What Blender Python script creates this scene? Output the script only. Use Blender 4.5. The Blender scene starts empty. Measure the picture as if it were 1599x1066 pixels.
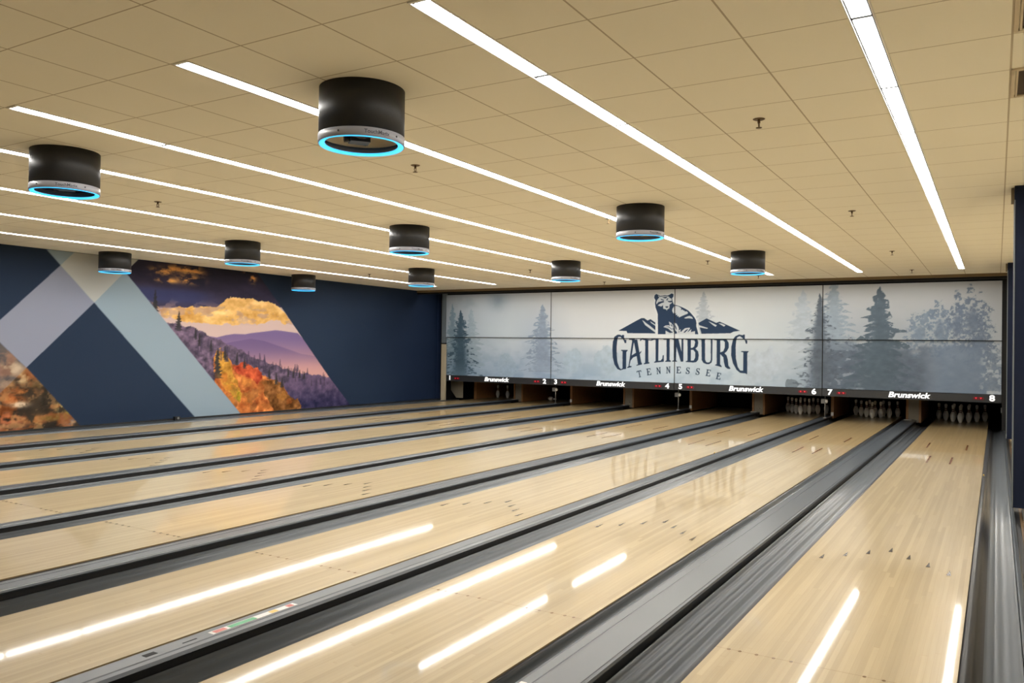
import bpy, bmesh, math, random
import numpy as np
from mathutils import Matrix, Vector

# ---------------------------------------------------------------- camera, world, exposure
scene = bpy.context.scene
COL = scene.collection
cam_data = bpy.data.cameras.new('camera')
cam = bpy.data.objects.new('camera', cam_data)
COL.objects.link(cam)
cam_data.sensor_width = 36.0
cam_data.lens = 1263.1 * 36.0 / 1599.0
cam_data.clip_start = 0.02
cam_data.clip_end = 100
RIGHT = Vector((0.857814, 0.513751, 0.014684))
UP = Vector((-0.007914, -0.015363, 0.999851))
FWD = Vector((-0.5139, 0.857802, 0.009113))
m3 = Matrix((RIGHT, UP, -FWD)).transposed()
cam.matrix_world = Matrix.Translation((0.141, 0.0, 1.4749)) @ m3.to_4x4()
scene.camera = cam
world = bpy.data.worlds.new('world')
scene.world = world
world.use_nodes = True
world.node_tree.nodes['Background'].inputs[0].default_value = (0.9, 0.85, 0.75, 1)
world.node_tree.nodes['Background'].inputs[1].default_value = 0.02
scene.view_settings.view_transform = 'Standard'
scene.view_settings.look = 'None'
scene.view_settings.exposure = 0.0
scene.view_settings.gamma = 1.0
scene.view_settings.use_curve_mapping = False
LIGHT = 49.5            # emission of the ceiling light diffusers
rnd = random.Random(7)

# ---------------------------------------------------------------- geometry of the place (metres)
W = 1.0541              # lane width
RX = {8: 0.0}           # right edge of each lane
for _n in range(7, 0, -1):
    RX[_n] = RX[_n + 1] - W - (0.7241 if _n % 2 else 0.5353)
LX = {n: RX[n] - W for n in RX}
Y0, Y1 = 1.4, 21.45     # lane start and end of the pin deck
ZC = 3.03               # ceiling
YC = 17.65              # where the ceiling stops in front of the masking wall
YB = 18.70              # masking wall
XL, XR = -13.5, 0.75    # side walls
PAIR = 2 * W + 0.7241 + 0.5353
EDGE = [0.2385 - PAIR * k for k in range(5)][::-1]   # masking unit edges, left to right
ZT, ZS, ZP, ZH = 2.966, 1.775, 0.708, 0.545         # panel top, seam, panel bottom, header bottom


def lin(c):
    c = np.asarray(c, dtype=float) / 255.0
    return np.where(c <= 0.04045, c / 12.92, ((c + 0.055) / 1.055) ** 2.4)


def col4(c):
    r = lin(c)
    return (float(r[0]), float(r[1]), float(r[2]), 1.0)


# ---------------------------------------------------------------- materials
def mat(name, rgb, rough=0.5, metal=0.0, spec=0.5, noise=0.0, nscale=30.0, bump=0.0, coat=0.0):
    m = bpy.data.materials.new(name)
    m.use_nodes = True
    nt = m.node_tree
    b = nt.nodes['Principled BSDF']
    c = col4(rgb)
    b.inputs['Base Color'].default_value = c
    b.inputs['Roughness'].default_value = rough
    b.inputs['Metallic'].default_value = metal
    b.inputs['Specular IOR Level'].default_value = spec
    if coat:
        b.inputs['Coat Weight'].default_value = coat
        b.inputs['Coat Roughness'].default_value = 0.05
    if noise or bump:
        tc = nt.nodes.new('ShaderNodeTexCoord')
        nz = nt.nodes.new('ShaderNodeTexNoise')
        nz.inputs['Scale'].default_value = nscale
        nz.inputs['Detail'].default_value = 4
        nt.links.new(tc.outputs['Object'], nz.inputs['Vector'])
        if noise:
            mx = nt.nodes.new('ShaderNodeMix')
            mx.data_type = 'RGBA'
            mx.inputs['A'].default_value = tuple(x * (1 - noise) for x in c[:3]) + (1,)
            mx.inputs['B'].default_value = tuple(min(1, x * (1 + noise)) for x in c[:3]) + (1,)
            nt.links.new(nz.outputs['Fac'], mx.inputs['Factor'])
            nt.links.new(mx.outputs['Result'], b.inputs['Base Color'])
        if bump:
            bp = nt.nodes.new('ShaderNodeBump')
            bp.inputs['Strength'].default_value = bump
            bp.inputs['Distance'].default_value = 0.002
            nt.links.new(nz.outputs['Fac'], bp.inputs['Height'])
            nt.links.new(bp.outputs['Normal'], b.inputs['Normal'])
    return m


def emit(name, rgb, strength):
    m = bpy.data.materials.new(name)
    m.use_nodes = True
    b = m.node_tree.nodes['Principled BSDF']
    b.inputs['Base Color'].default_value = col4(rgb)
    b.inputs['Emission Color'].default_value = col4(rgb)
    b.inputs['Emission Strength'].default_value = strength
    b.inputs['Roughness'].default_value = 0.4
    return m


def printed(name, rough=0.55):
    """a printed surface: its colours are stored on the mesh"""
    m = bpy.data.materials.new(name)
    m.use_nodes = True
    nt = m.node_tree
    b = nt.nodes['Principled BSDF']
    at = nt.nodes.new('ShaderNodeAttribute')
    at.attribute_name = 'print'
    nt.links.new(at.outputs['Color'], b.inputs['Base Color'])
    b.inputs['Roughness'].default_value = rough
    b.inputs['Specular IOR Level'].default_value = 0.15
    return m


def wood_lane():
    m = bpy.data.materials.new('lane_boards')
    m.use_nodes = True
    nt = m.node_tree
    N = nt.nodes.new
    b = nt.nodes['Principled BSDF']
    tc = N('ShaderNodeTexCoord')
    sp = N('ShaderNodeSeparateXYZ')
    nt.links.new(tc.outputs['Object'], sp.inputs[0])

    def math_(op, a, c=None, d=None):
        n = N('ShaderNodeMath')
        n.operation = op
        for i, x in enumerate((a, c, d)):
            if x is None:
                continue
            if isinstance(x, (int, float)):
                n.inputs[i].default_value = x
            else:
                nt.links.new(x, n.inputs[i])
        return n.outputs[0]
    board = math_('FLOOR', math_('DIVIDE', sp.outputs['X'], W / 39))
    wn1 = N('ShaderNodeTexWhiteNoise')
    wn1.noise_dimensions = '1D'
    nt.links.new(board, wn1.inputs['W'])
    # staggered board lengths
    yy = math_('ADD', math_('DIVIDE', sp.outputs['Y'], 2.3), math_('MULTIPLY', wn1.outputs['Value'], 9.0))
    piece = math_('FLOOR', yy)
    wn2 = N('ShaderNodeTexWhiteNoise')
    wn2.noise_dimensions = '2D'
    cb = N('ShaderNodeCombineXYZ')
    nt.links.new(board, cb.inputs[0])
    nt.links.new(piece, cb.inputs[1])
    nt.links.new(cb.outputs[0], wn2.inputs['Vector'])
    # grain along the lane
    mp = N('ShaderNodeMapping')
    mp.inputs['Scale'].default_value = (55, 1.6, 1)
    nt.links.new(tc.outputs['Object'], mp.inputs['Vector'])
    gr = N('ShaderNodeTexNoise')
    gr.inputs['Scale'].default_value = 1.0
    gr.inputs['Detail'].default_value = 5
    gr.inputs['Roughness'].default_value = 0.6
    nt.links.new(mp.outputs[0], gr.inputs['Vector'])
    ramp = N('ShaderNodeValToRGB')
    ramp.color_ramp.elements[0].position = 0.0
    ramp.color_ramp.elements[0].color = col4((152, 135, 104))
    ramp.color_ramp.elements[1].position = 1.0
    ramp.color_ramp.elements[1].color = col4((190, 171, 135))
    f = math_('ADD', math_('MULTIPLY', wn2.outputs['Value'], 0.42), math_('MULTIPLY', gr.outputs['Fac'], 0.5))
    nt.links.new(f, ramp.inputs['Fac'])
    # last third of the lane and the heads are panels of another tone (joints at 4.0 and 12.5 m)
    far = math_('GREATER_THAN', sp.outputs['Y'], 12.55)
    mx = N('ShaderNodeMix')
    mx.data_type = 'RGBA'
    mx.blend_type = 'MULTIPLY'
    mx.inputs['B'].default_value = (0.98, 0.92, 0.80, 1)
    nt.links.new(far, mx.inputs['Factor'])
    nt.links.new(ramp.outputs['Color'], mx.inputs['A'])
    # fine dark joint between boards
    fr = math_('FRACT', math_('DIVIDE', sp.outputs['X'], W / 39))
    j = math_('LESS_THAN', fr, 0.05)
    j2 = math_('LESS_THAN', math_('FRACT', yy), 0.0025)
    jj = math_('MAXIMUM', j, j2)
    js = math_('MULTIPLY', jj, 0.22)
    mx2 = N('ShaderNodeMix')
    mx2.data_type = 'RGBA'
    mx2.inputs['B'].default_value = col4((130, 95, 55))
    nt.links.new(js, mx2.inputs['Factor'])
    nt.links.new(mx.outputs['Result'], mx2.inputs['A'])
    nt.links.new(mx2.outputs['Result'], b.inputs['Base Color'])
    b.inputs['Roughness'].default_value = 0.3
    b.inputs['Specular IOR Level'].default_value = 0.08
    b.inputs['Coat Weight'].default_value = 0.56
    b.inputs['Coat Roughness'].default_value = 0.045
    b.inputs['Coat IOR'].default_value = 1.5
    return m


def ceiling_tiles():
    m = bpy.data.materials.new('ceiling_tiles')
    m.use_nodes = True
    nt = m.node_tree
    N = nt.nodes.new
    b = nt.nodes['Principled BSDF']
    tc = N('ShaderNodeTexCoord')
    sp = N('ShaderNodeSeparateXYZ')
    nt.links.new(tc.outputs['Object'], sp.inputs[0])

    def math_(op, a, c=None):
        n = N('ShaderNodeMath')
        n.operation = op
        for i, x in enumerate((a, c)):
            if x is None:
                continue
            if isinstance(x, (int, float)):
                n.inputs[i].default_value = x
            else:
                nt.links.new(x, n.inputs[i])
        return n.outputs[0]

    def line(out, off, pitch, w):
        d = math_('DIVIDE', math_('SUBTRACT', out, off), pitch)
        fr = math_('FRACT', d)
        dist = math_('MINIMUM', fr, math_('SUBTRACT', 1.0, fr))
        return math_('LESS_THAN', dist, w / pitch / 2)
    lx = line(sp.outputs['X'], 0.195, 0.573, 0.010)
    ly = line(sp.outputs['Y'], 2.29, 0.5695, 0.008)
    ln = math_('MAXIMUM', lx, ly)
    nz = N('ShaderNodeTexNoise')
    nz.inputs['Scale'].default_value = 1.3
    nz.inputs['Detail'].default_value = 2
    nt.links.new(tc.outputs['Object'], nz.inputs['Vector'])
    r = N('ShaderNodeValToRGB')
    r.color_ramp.elements[0].color = col4(CEIL_A)
    r.color_ramp.elements[1].color = col4(CEIL_B)
    nt.links.new(nz.outputs['Fac'], r.inputs['Fac'])
    mx = N('ShaderNodeMix')
    mx.data_type = 'RGBA'
    mx.inputs['B'].default_value = col4((150, 128, 92))
    nt.links.new(math_('MULTIPLY', ln, 0.62), mx.inputs['Factor'])
    nt.links.new(r.outputs['Color'], mx.inputs['A'])
    nt.links.new(mx.outputs['Result'], b.inputs['Base Color'])
    b.inputs['Roughness'].default_value = 0.9
    b.inputs['Specular IOR Level'].default_value = 0.1
    return m


CEIL_A, CEIL_B = (248, 243, 226), (250, 246, 232)
M = {}
M['lane'] = wood_lane()
M['ceil'] = ceiling_tiles()
M['arrow'] = mat('dark_inlay', (70, 58, 48), 0.2)
M['dart'] = mat('brown_inlay', (132, 82, 48), 0.15)
M['dot'] = mat('dot_inlay', (120, 95, 66), 0.2)
M['gutter'] = mat('gutter_plastic', (88, 93, 98), 0.30, spec=0.4)
M['cap'] = mat('cap_plastic', (62, 67, 73), 0.30, spec=0.4)
M['capdark'] = mat('cap_side', (22, 22, 24), 0.45)
M['navy'] = mat('navy_paint', (28, 44, 76), 0.5, noise=0.05, nscale=3)
M['bluecol'] = mat('blue_column_paint', (16, 26, 50), 0.6, spec=0.2)
M['blackledge'] = mat('black_ledge', (58, 59, 63), 0.35)
M['addedlens'] = emit('added_wash_diffuser', (255, 252, 246), LIGHT * 0.47)  # emission of the light added over the printed panels
M['cream'] = mat('cream_paint', (206, 194, 168), 0.7, noise=0.03, nscale=4)
M['dark'] = mat('black_void', (9, 9, 10), 0.8)
M['black'] = mat('black_metal', (24, 25, 27), 0.5)
M['bar'] = mat('header_metal', (40, 42, 45), 0.4, noise=0.1, nscale=5)
M['fascia'] = mat('fascia_paint', (120, 104, 78), 0.7)
M['white'] = mat('white_trim', (232, 230, 224), 0.5)
M['lens'] = emit('light_diffuser', (255, 252, 246), LIGHT)
M['channel'] = mat('light_channel', (44, 43, 42), 0.7, spec=0.1)
M['letter'] = emit('lit_letters', (240, 242, 244), 0.75)
M['red'] = emit('red_led', (225, 40, 58), 0.5)
M['redlens'] = mat('red_lens', (104, 18, 30), 0.3)
M['drum'] = mat('drum_vinyl', (28, 30, 34), 0.50, noise=0.10, nscale=60, bump=0.25)
M['band'] = mat('grey_band', (150, 152, 162), 0.4)
M['ring'] = emit('blue_led_ring', (58, 190, 255), 1.5)
M['linertan'] = mat('liner_tan', (248, 234, 206), 0.6)
M['linerdark'] = mat('liner_dark', (32, 36, 60), 0.5)
M['mech'] = mat('mechanism', (30, 30, 34), 0.4)
M['chrome'] = mat('brushed_metal', (170, 170, 168), 0.3, metal=0.8)
M['grey'] = mat('grey_plastic', (120, 120, 118), 0.5)
M['post'] = mat('cream_post', (176, 164, 140), 0.5)
M['postgrey'] = mat('blue_grey_post', (104, 114, 120), 0.5)
M['wood'] = mat('kickback_wood', (150, 108, 66), 0.5, noise=0.25, nscale=14)
M['plate'] = mat('grey_plate', (140, 132, 116), 0.5)
M['pin'] = mat('pin_plastic', (236, 232, 224), 0.22)
M['pinred'] = mat('pin_stripe', (92, 22, 26), 0.3)
M['brass'] = mat('sprinkler_metal', (104, 84, 58), 0.45, metal=0.6)
M['vent'] = mat('vent_dark', (62, 46, 30), 0.7)
M['ventframe'] = mat('vent_frame', (210, 196, 170), 0.6)
M['stickerW'] = mat('sticker_white', (214, 208, 204), 0.4)
M['stickerR'] = mat('sticker_red', (178, 70, 58), 0.4)
M['stickerG'] = mat('sticker_green', (52, 150, 98), 0.4)
M['stickerY'] = mat('sticker_yellow', (205, 168, 60), 0.4)
M['text'] = mat('dark_print', (48, 50, 60), 0.5)
M['print'] = printed('mask_print')
M['mural'] = printed('mural_print', 0.65)
M['floorcream'] = mat('cream_floor', (196, 184, 150), 0.5)
M['brownbase'] = mat('brown_strip', (92, 70, 44), 0.5)


# ---------------------------------------------------------------- mesh helpers
def add_box(bm, x0, x1, y0, y1, z0, z1, mi=0):
    vs = [bm.verts.new(c) for c in ((x0, y0, z0), (x1, y0, z0), (x1, y1, z0), (x0, y1, z0),
                                    (x0, y0, z1), (x1, y0, z1), (x1, y1, z1), (x0, y1, z1))]
    for f in ((3, 2, 1, 0), (4, 5, 6, 7), (0, 1, 5, 4), (1, 2, 6, 5), (2, 3, 7, 6), (3, 0, 4, 7)):
        bm.faces.new([vs[i] for i in f]).material_index = mi


def add_quad(bm, pts, mi=0):
    bm.faces.new([bm.verts.new(q) for q in pts]).material_index = mi


def add_ring(bm, prof, cx=0, cy=0, seg=48, mi=0, close=False, smooth=True):
    """revolve a profile of (radius, z) points round the vertical axis"""
    rows = []
    for r, z in prof:
        if r < 1e-6:
            rows.append([bm.verts.new((cx, cy, z))])
        else:
            rows.append([bm.verts.new((cx + r * math.cos(2 * math.pi * i / seg), cy + r * math.sin(2 * math.pi * i / seg), z)) for i in range(seg)])
    n = len(rows)
    for k in range(n if close else n - 1):
        a, b = rows[k], rows[(k + 1) % n]
        m_ = mi[k] if isinstance(mi, (list, tuple)) else mi
        for i in range(seg):
            j = (i + 1) % seg
            if len(a) == 1 and len(b) == 1:
                continue
            if len(a) == 1:
                f = bm.faces.new((a[0], b[j], b[i]))
            elif len(b) == 1:
                f = bm.faces.new((a[i], a[j], b[0]))
            else:
                f = bm.faces.new((a[i], a[j], b[j], b[i]))
            f.material_index = m_
            f.smooth = smooth


def add_tube(bm, p0, p1, r, seg=10, mi=0):
    p0, p1 = Vector(p0), Vector(p1)
    d = (p1 - p0).normalized()
    a = d.orthogonal().normalized()
    b = d.cross(a)
    R = []
    for q in (p0, p1):
        R.append([bm.verts.new(q + (a * math.cos(2 * math.pi * i / seg) + b * math.sin(2 * math.pi * i / seg)) * r) for i in range(seg)])
    for i in range(seg):
        j = (i + 1) % seg
        f = bm.faces.new((R[0][i], R[0][j], R[1][j], R[1][i]))
        f.material_index = mi
        f.smooth = True
    bm.faces.new(R[0][::-1]).material_index = mi
    bm.faces.new(R[1]).material_index = mi


def add_extrude(bm, prof, y0, y1, mi=0, ends=True, smooth=False):
    """closed (x, z) outline swept along y; mi may be one index per outline edge"""
    a = [bm.verts.new((x, y0, z)) for x, z in prof]
    b = [bm.verts.new((x, y1, z)) for x, z in prof]
    n = len(prof)
    for i in range(n):
        j = (i + 1) % n
        f = bm.faces.new((a[i], a[j], b[j], b[i]))
        f.material_index = mi[i] if isinstance(mi, (list, tuple)) else mi
        f.smooth = smooth
    if ends:
        bm.faces.new(a[::-1])
        bm.faces.new(b)


def obj(name, bm, mats, parent=None, loc=None, recalc=True):
    if recalc:
        bmesh.ops.recalc_face_normals(bm, faces=bm.faces)
    me = bpy.data.meshes.new(name)
    bm.to_mesh(me)
    bm.free()
    for m in (mats if isinstance(mats, (list, tuple)) else [mats]):
        me.materials.append(m)
    o = bpy.data.objects.new(name, me)
    COL.objects.link(o)
    if parent is not None:
        o.parent = parent
    if loc is not None:
        o.location = loc
    return o


def tag(o, label, cat, group=None):
    o['label'] = label
    o['category'] = cat
    if group:
        o['group'] = group
    return o


def thing(name, label, cat, loc=(0, 0, 0), group=None):
    o = bpy.data.objects.new(name, None)
    o.empty_display_size = 0.1
    COL.objects.link(o)
    o.location = loc
    return tag(o, label, cat, group)


def struct(name, bm, mats):
    o = obj(name, bm, mats)
    o['kind'] = 'structure'
    return o


def copy_tree(o, loc, label=None):
    c = o.copy()
    COL.objects.link(c)
    c.location = loc
    if label:
        c['label'] = label
    for ch in list(o.children):
        d = ch.copy()
        COL.objects.link(d)
        d.parent = c
        for g in list(ch.children):
            e = g.copy()
            COL.objects.link(e)
            e.parent = d
    return c


def text_mesh(body, size, shear=0.0, bold=0.0, extrude=0.003, align='CENTER'):
    cu = bpy.data.curves.new('t', 'FONT')
    cu.body = body
    cu.size = size
    cu.shear = shear
    cu.offset = bold
    cu.extrude = extrude
    cu.align_x = align
    cu.align_y = 'CENTER'
    cu.resolution_u = 4
    o = bpy.data.objects.new('t', cu)
    COL.objects.link(o)
    dg = bpy.context.evaluated_depsgraph_get()
    dg.update()
    me = bpy.data.meshes.new_from_object(o.evaluated_get(dg))
    bpy.data.objects.remove(o)
    bpy.data.curves.remove(cu)
    return me


def grid_print(name, u, v, colours, place, mats, parent=None, back=None):
    """a printed sheet: a fine grid in the (u, v) plane carrying its print as mesh colours"""
    nu, nv = len(u), len(v)
    U, V = np.meshgrid(u, v)
    co = place(U.ravel(), V.ravel()).astype(np.float32)
    idx = np.arange(nu * nv).reshape(nv, nu)
    quads = np.stack([idx[:-1, :-1], idx[:-1, 1:], idx[1:, 1:], idx[1:, :-1]], -1).reshape(-1, 4)
    me = bpy.data.meshes.new(name)
    nf = len(quads)
    me.vertices.add(nu * nv)
    me.vertices.foreach_set('co', co.ravel())
    me.loops.add(nf * 4)
    me.loops.foreach_set('vertex_index', quads.ravel().astype(np.int32))
    me.polygons.add(nf)
    me.polygons.foreach_set('loop_start', np.arange(0, nf * 4, 4, dtype=np.int32))
    me.polygons.foreach_set('loop_total', np.full(nf, 4, dtype=np.int32))
    me.update(calc_edges=True)
    at = me.color_attributes.new('print', 'FLOAT_COLOR', 'POINT')
    rgba = np.ones((nu * nv, 4), np.float32)
    rgba[:, :3] = lin(np.clip(colours.reshape(-1, 3), 0, 255))
    at.data.foreach_set('color', rgba.ravel())
    me.materials.append(mats)
    o = bpy.data.objects.new(name, me)
    COL.objects.link(o)
    if parent is not None:
        o.parent = parent
    return o


# ---------------------------------------------------------------- print painting
class Canvas:
    def __init__(s, u0, u1, v0, v1, res):
        s.u = np.arange(u0, u1 + res / 2, res)
        s.v = np.arange(v0, v1 + res / 2, res)
        s.res = res
        s.U, s.V = np.meshgrid(s.u, s.v)
        s.c = np.zeros(s.U.shape + (3,))

    def over(s, alpha, rgb, sl=None):
        t = s.c if sl is None else s.c[sl]
        a = alpha[..., None] if np.ndim(alpha) else alpha
        t[...] = t * (1 - a) + np.asarray(rgb, float) * a

    def box(s, u0, u1, v0, v1):
        i0 = max(0, int((u0 - s.u[0]) / s.res) - 1)
        i1 = min(len(s.u), int((u1 - s.u[0]) / s.res) + 3)
        j0 = max(0, int((v0 - s.v[0]) / s.res) - 1)
        j1 = min(len(s.v), int((v1 - s.v[0]) / s.res) + 3)
        return (slice(j0, max(j0, j1)), slice(i0, max(i0, i1)))

    def poly(s, rings, ss=3, du=None, dv=None):
        """coverage of an even-odd polygon; du, dv displace the sampling (ragged edges)"""
        pts = [q for r in rings for q in r]
        pad = 0.0 if du is None else 0.2
        sl = s.box(min(q[0] for q in pts) - pad, max(q[0] for q in pts) + pad,
                   min(q[1] for q in pts) - pad, max(q[1] for q in pts) + pad)
        U, V = s.U[sl], s.V[sl]
        if du is not None:
            U = U + du[sl]
            V = V + dv[sl]
        acc = np.zeros(U.shape)
        for a in range(ss):
            for b in range(ss):
                x = U + ((a + .5) / ss - .5) * s.res
                y = V + ((b + .5) / ss - .5) * s.res
                ins = np.zeros(U.shape, bool)
                for r in rings:
                    for (x0, y0), (x1, y1) in zip(r, r[1:] + r[:1]):
                        if y0 == y1:
                            continue
                        cr = ((y0 > y) != (y1 > y)) & (x < (x1 - x0) * (y - y0) / (y1 - y0) + x0)
                        ins ^= cr
                acc += ins
        return acc / (ss * ss), sl


def noise(x, y, seed, period=97):
    t = np.random.RandomState(seed).rand(period, period)
    xi, yi = np.floor(x).astype(int), np.floor(y).astype(int)
    fx, fy = x - xi, y - yi
    fx, fy = fx * fx * (3 - 2 * fx), fy * fy * (3 - 2 * fy)
    g = lambda a, b: t[b % period, a % period]
    return (g(xi, yi) * (1 - fx) + g(xi + 1, yi) * fx) * (1 - fy) + (g(xi, yi + 1) * (1 - fx) + g(xi + 1, yi + 1) * fx) * fy


def fbm(x, y, seed, octs=4):
    s, a, tot = 0, 1.0, 0
    for k in range(octs):
        s = s + a * noise(x * 2 ** k + 13.7 * k, y * 2 ** k + 5.1 * k, seed + k)
        tot += a
        a *= .55
    return s / tot


def sstep(a, b, x):
    t = np.clip((x - a) / (b - a), 0, 1)
    return t * t * (3 - 2 * t)


def conifer(cv, tip, zb, hw, rgb, alpha, dens, seed, nb=11, droop=0.5):
    H = tip[1] - zb
    sl = cv.box(tip[0] - hw * 1.4, tip[0] + hw * 1.4, zb, tip[1] + 0.02)
    U, V = cv.U[sl], cv.V[sl]
    if U.size == 0:
        return
    dx = U - tip[0] + 0.02 * (noise(V * 6, V * 0, seed) - .5)
    side = (dx > 0).astype(int)
    ad = np.abs(dx)
    t0 = (tip[1] - V) / H
    t = np.clip(t0 - ad * droop / H * (0.4 + .8 * noise(V * 5, side * 7.3, seed + 3)), 0, 1)
    wig = noise(t * 30 + side * 40, side * 3.1 + 0.5, seed + 1)
    saw = np.mod(t * nb * 1.0 + side * .43 + .35 * noise(t * 8, side * 9.7, seed + 2), 1)
    env = hw * np.clip(t, 0, 1) ** 0.72
    w = env * (0.46 + 0.58 * (1 - saw)) * (0.62 + 0.76 * wig)
    w = np.maximum(w, 0.010 + 0.02 * t0)
    m = sstep(-0.012, 0.016, w - ad)
    gap = fbm(U * 14 + seed, V * 26, seed + 5, 3)
    hole = sstep(dens * .62, dens * .62 + .12, gap) * sstep(.1, .5, ad / (env + .02))
    m = m * (1 - .85 * hole) * (t0 > 0) * (t0 < 1.02)
    m = m * (1 - 0.35 * sstep(.75, 1.02, t0))
    shade = 1 + .16 * (fbm(U * 9, V * 18, seed + 9, 3) - .5)
    cv.over(m * alpha, np.asarray(rgb, float) * shade[..., None], sl)


def blob(cv, c, ru, rv, rgb, seed, rag=0.5, alpha=.9, freq=6.0, gaps=0.0):
    sl = cv.box(c[0] - ru * 1.6, c[0] + ru * 1.6, c[1] - rv * 1.6, c[1] + rv * 1.6)
    U, V = cv.U[sl], cv.V[sl]
    if U.size == 0:
        return
    d = np.sqrt(((U - c[0]) / ru) ** 2 + ((V - c[1]) / rv) ** 2)
    n = fbm(U * freq, V * freq, seed, 4) - .5
    m = sstep(-.07, .07, 1 - d + rag * n * 1.8)
    if gaps:
        g = fbm(U * freq * 2.6, V * freq * 2.6, seed + 4, 3)
        m = m * (1 - .9 * sstep(.66 - gaps * .2, .76 - gaps * .2, g) * sstep(.15, .6, d))
    sh = 1 + .18 * (fbm(U * freq * 2, V * freq * 2, seed + 7, 3) - .5)
    cv.over(m * alpha, np.asarray(rgb, float) * sh[..., None], sl)


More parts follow.
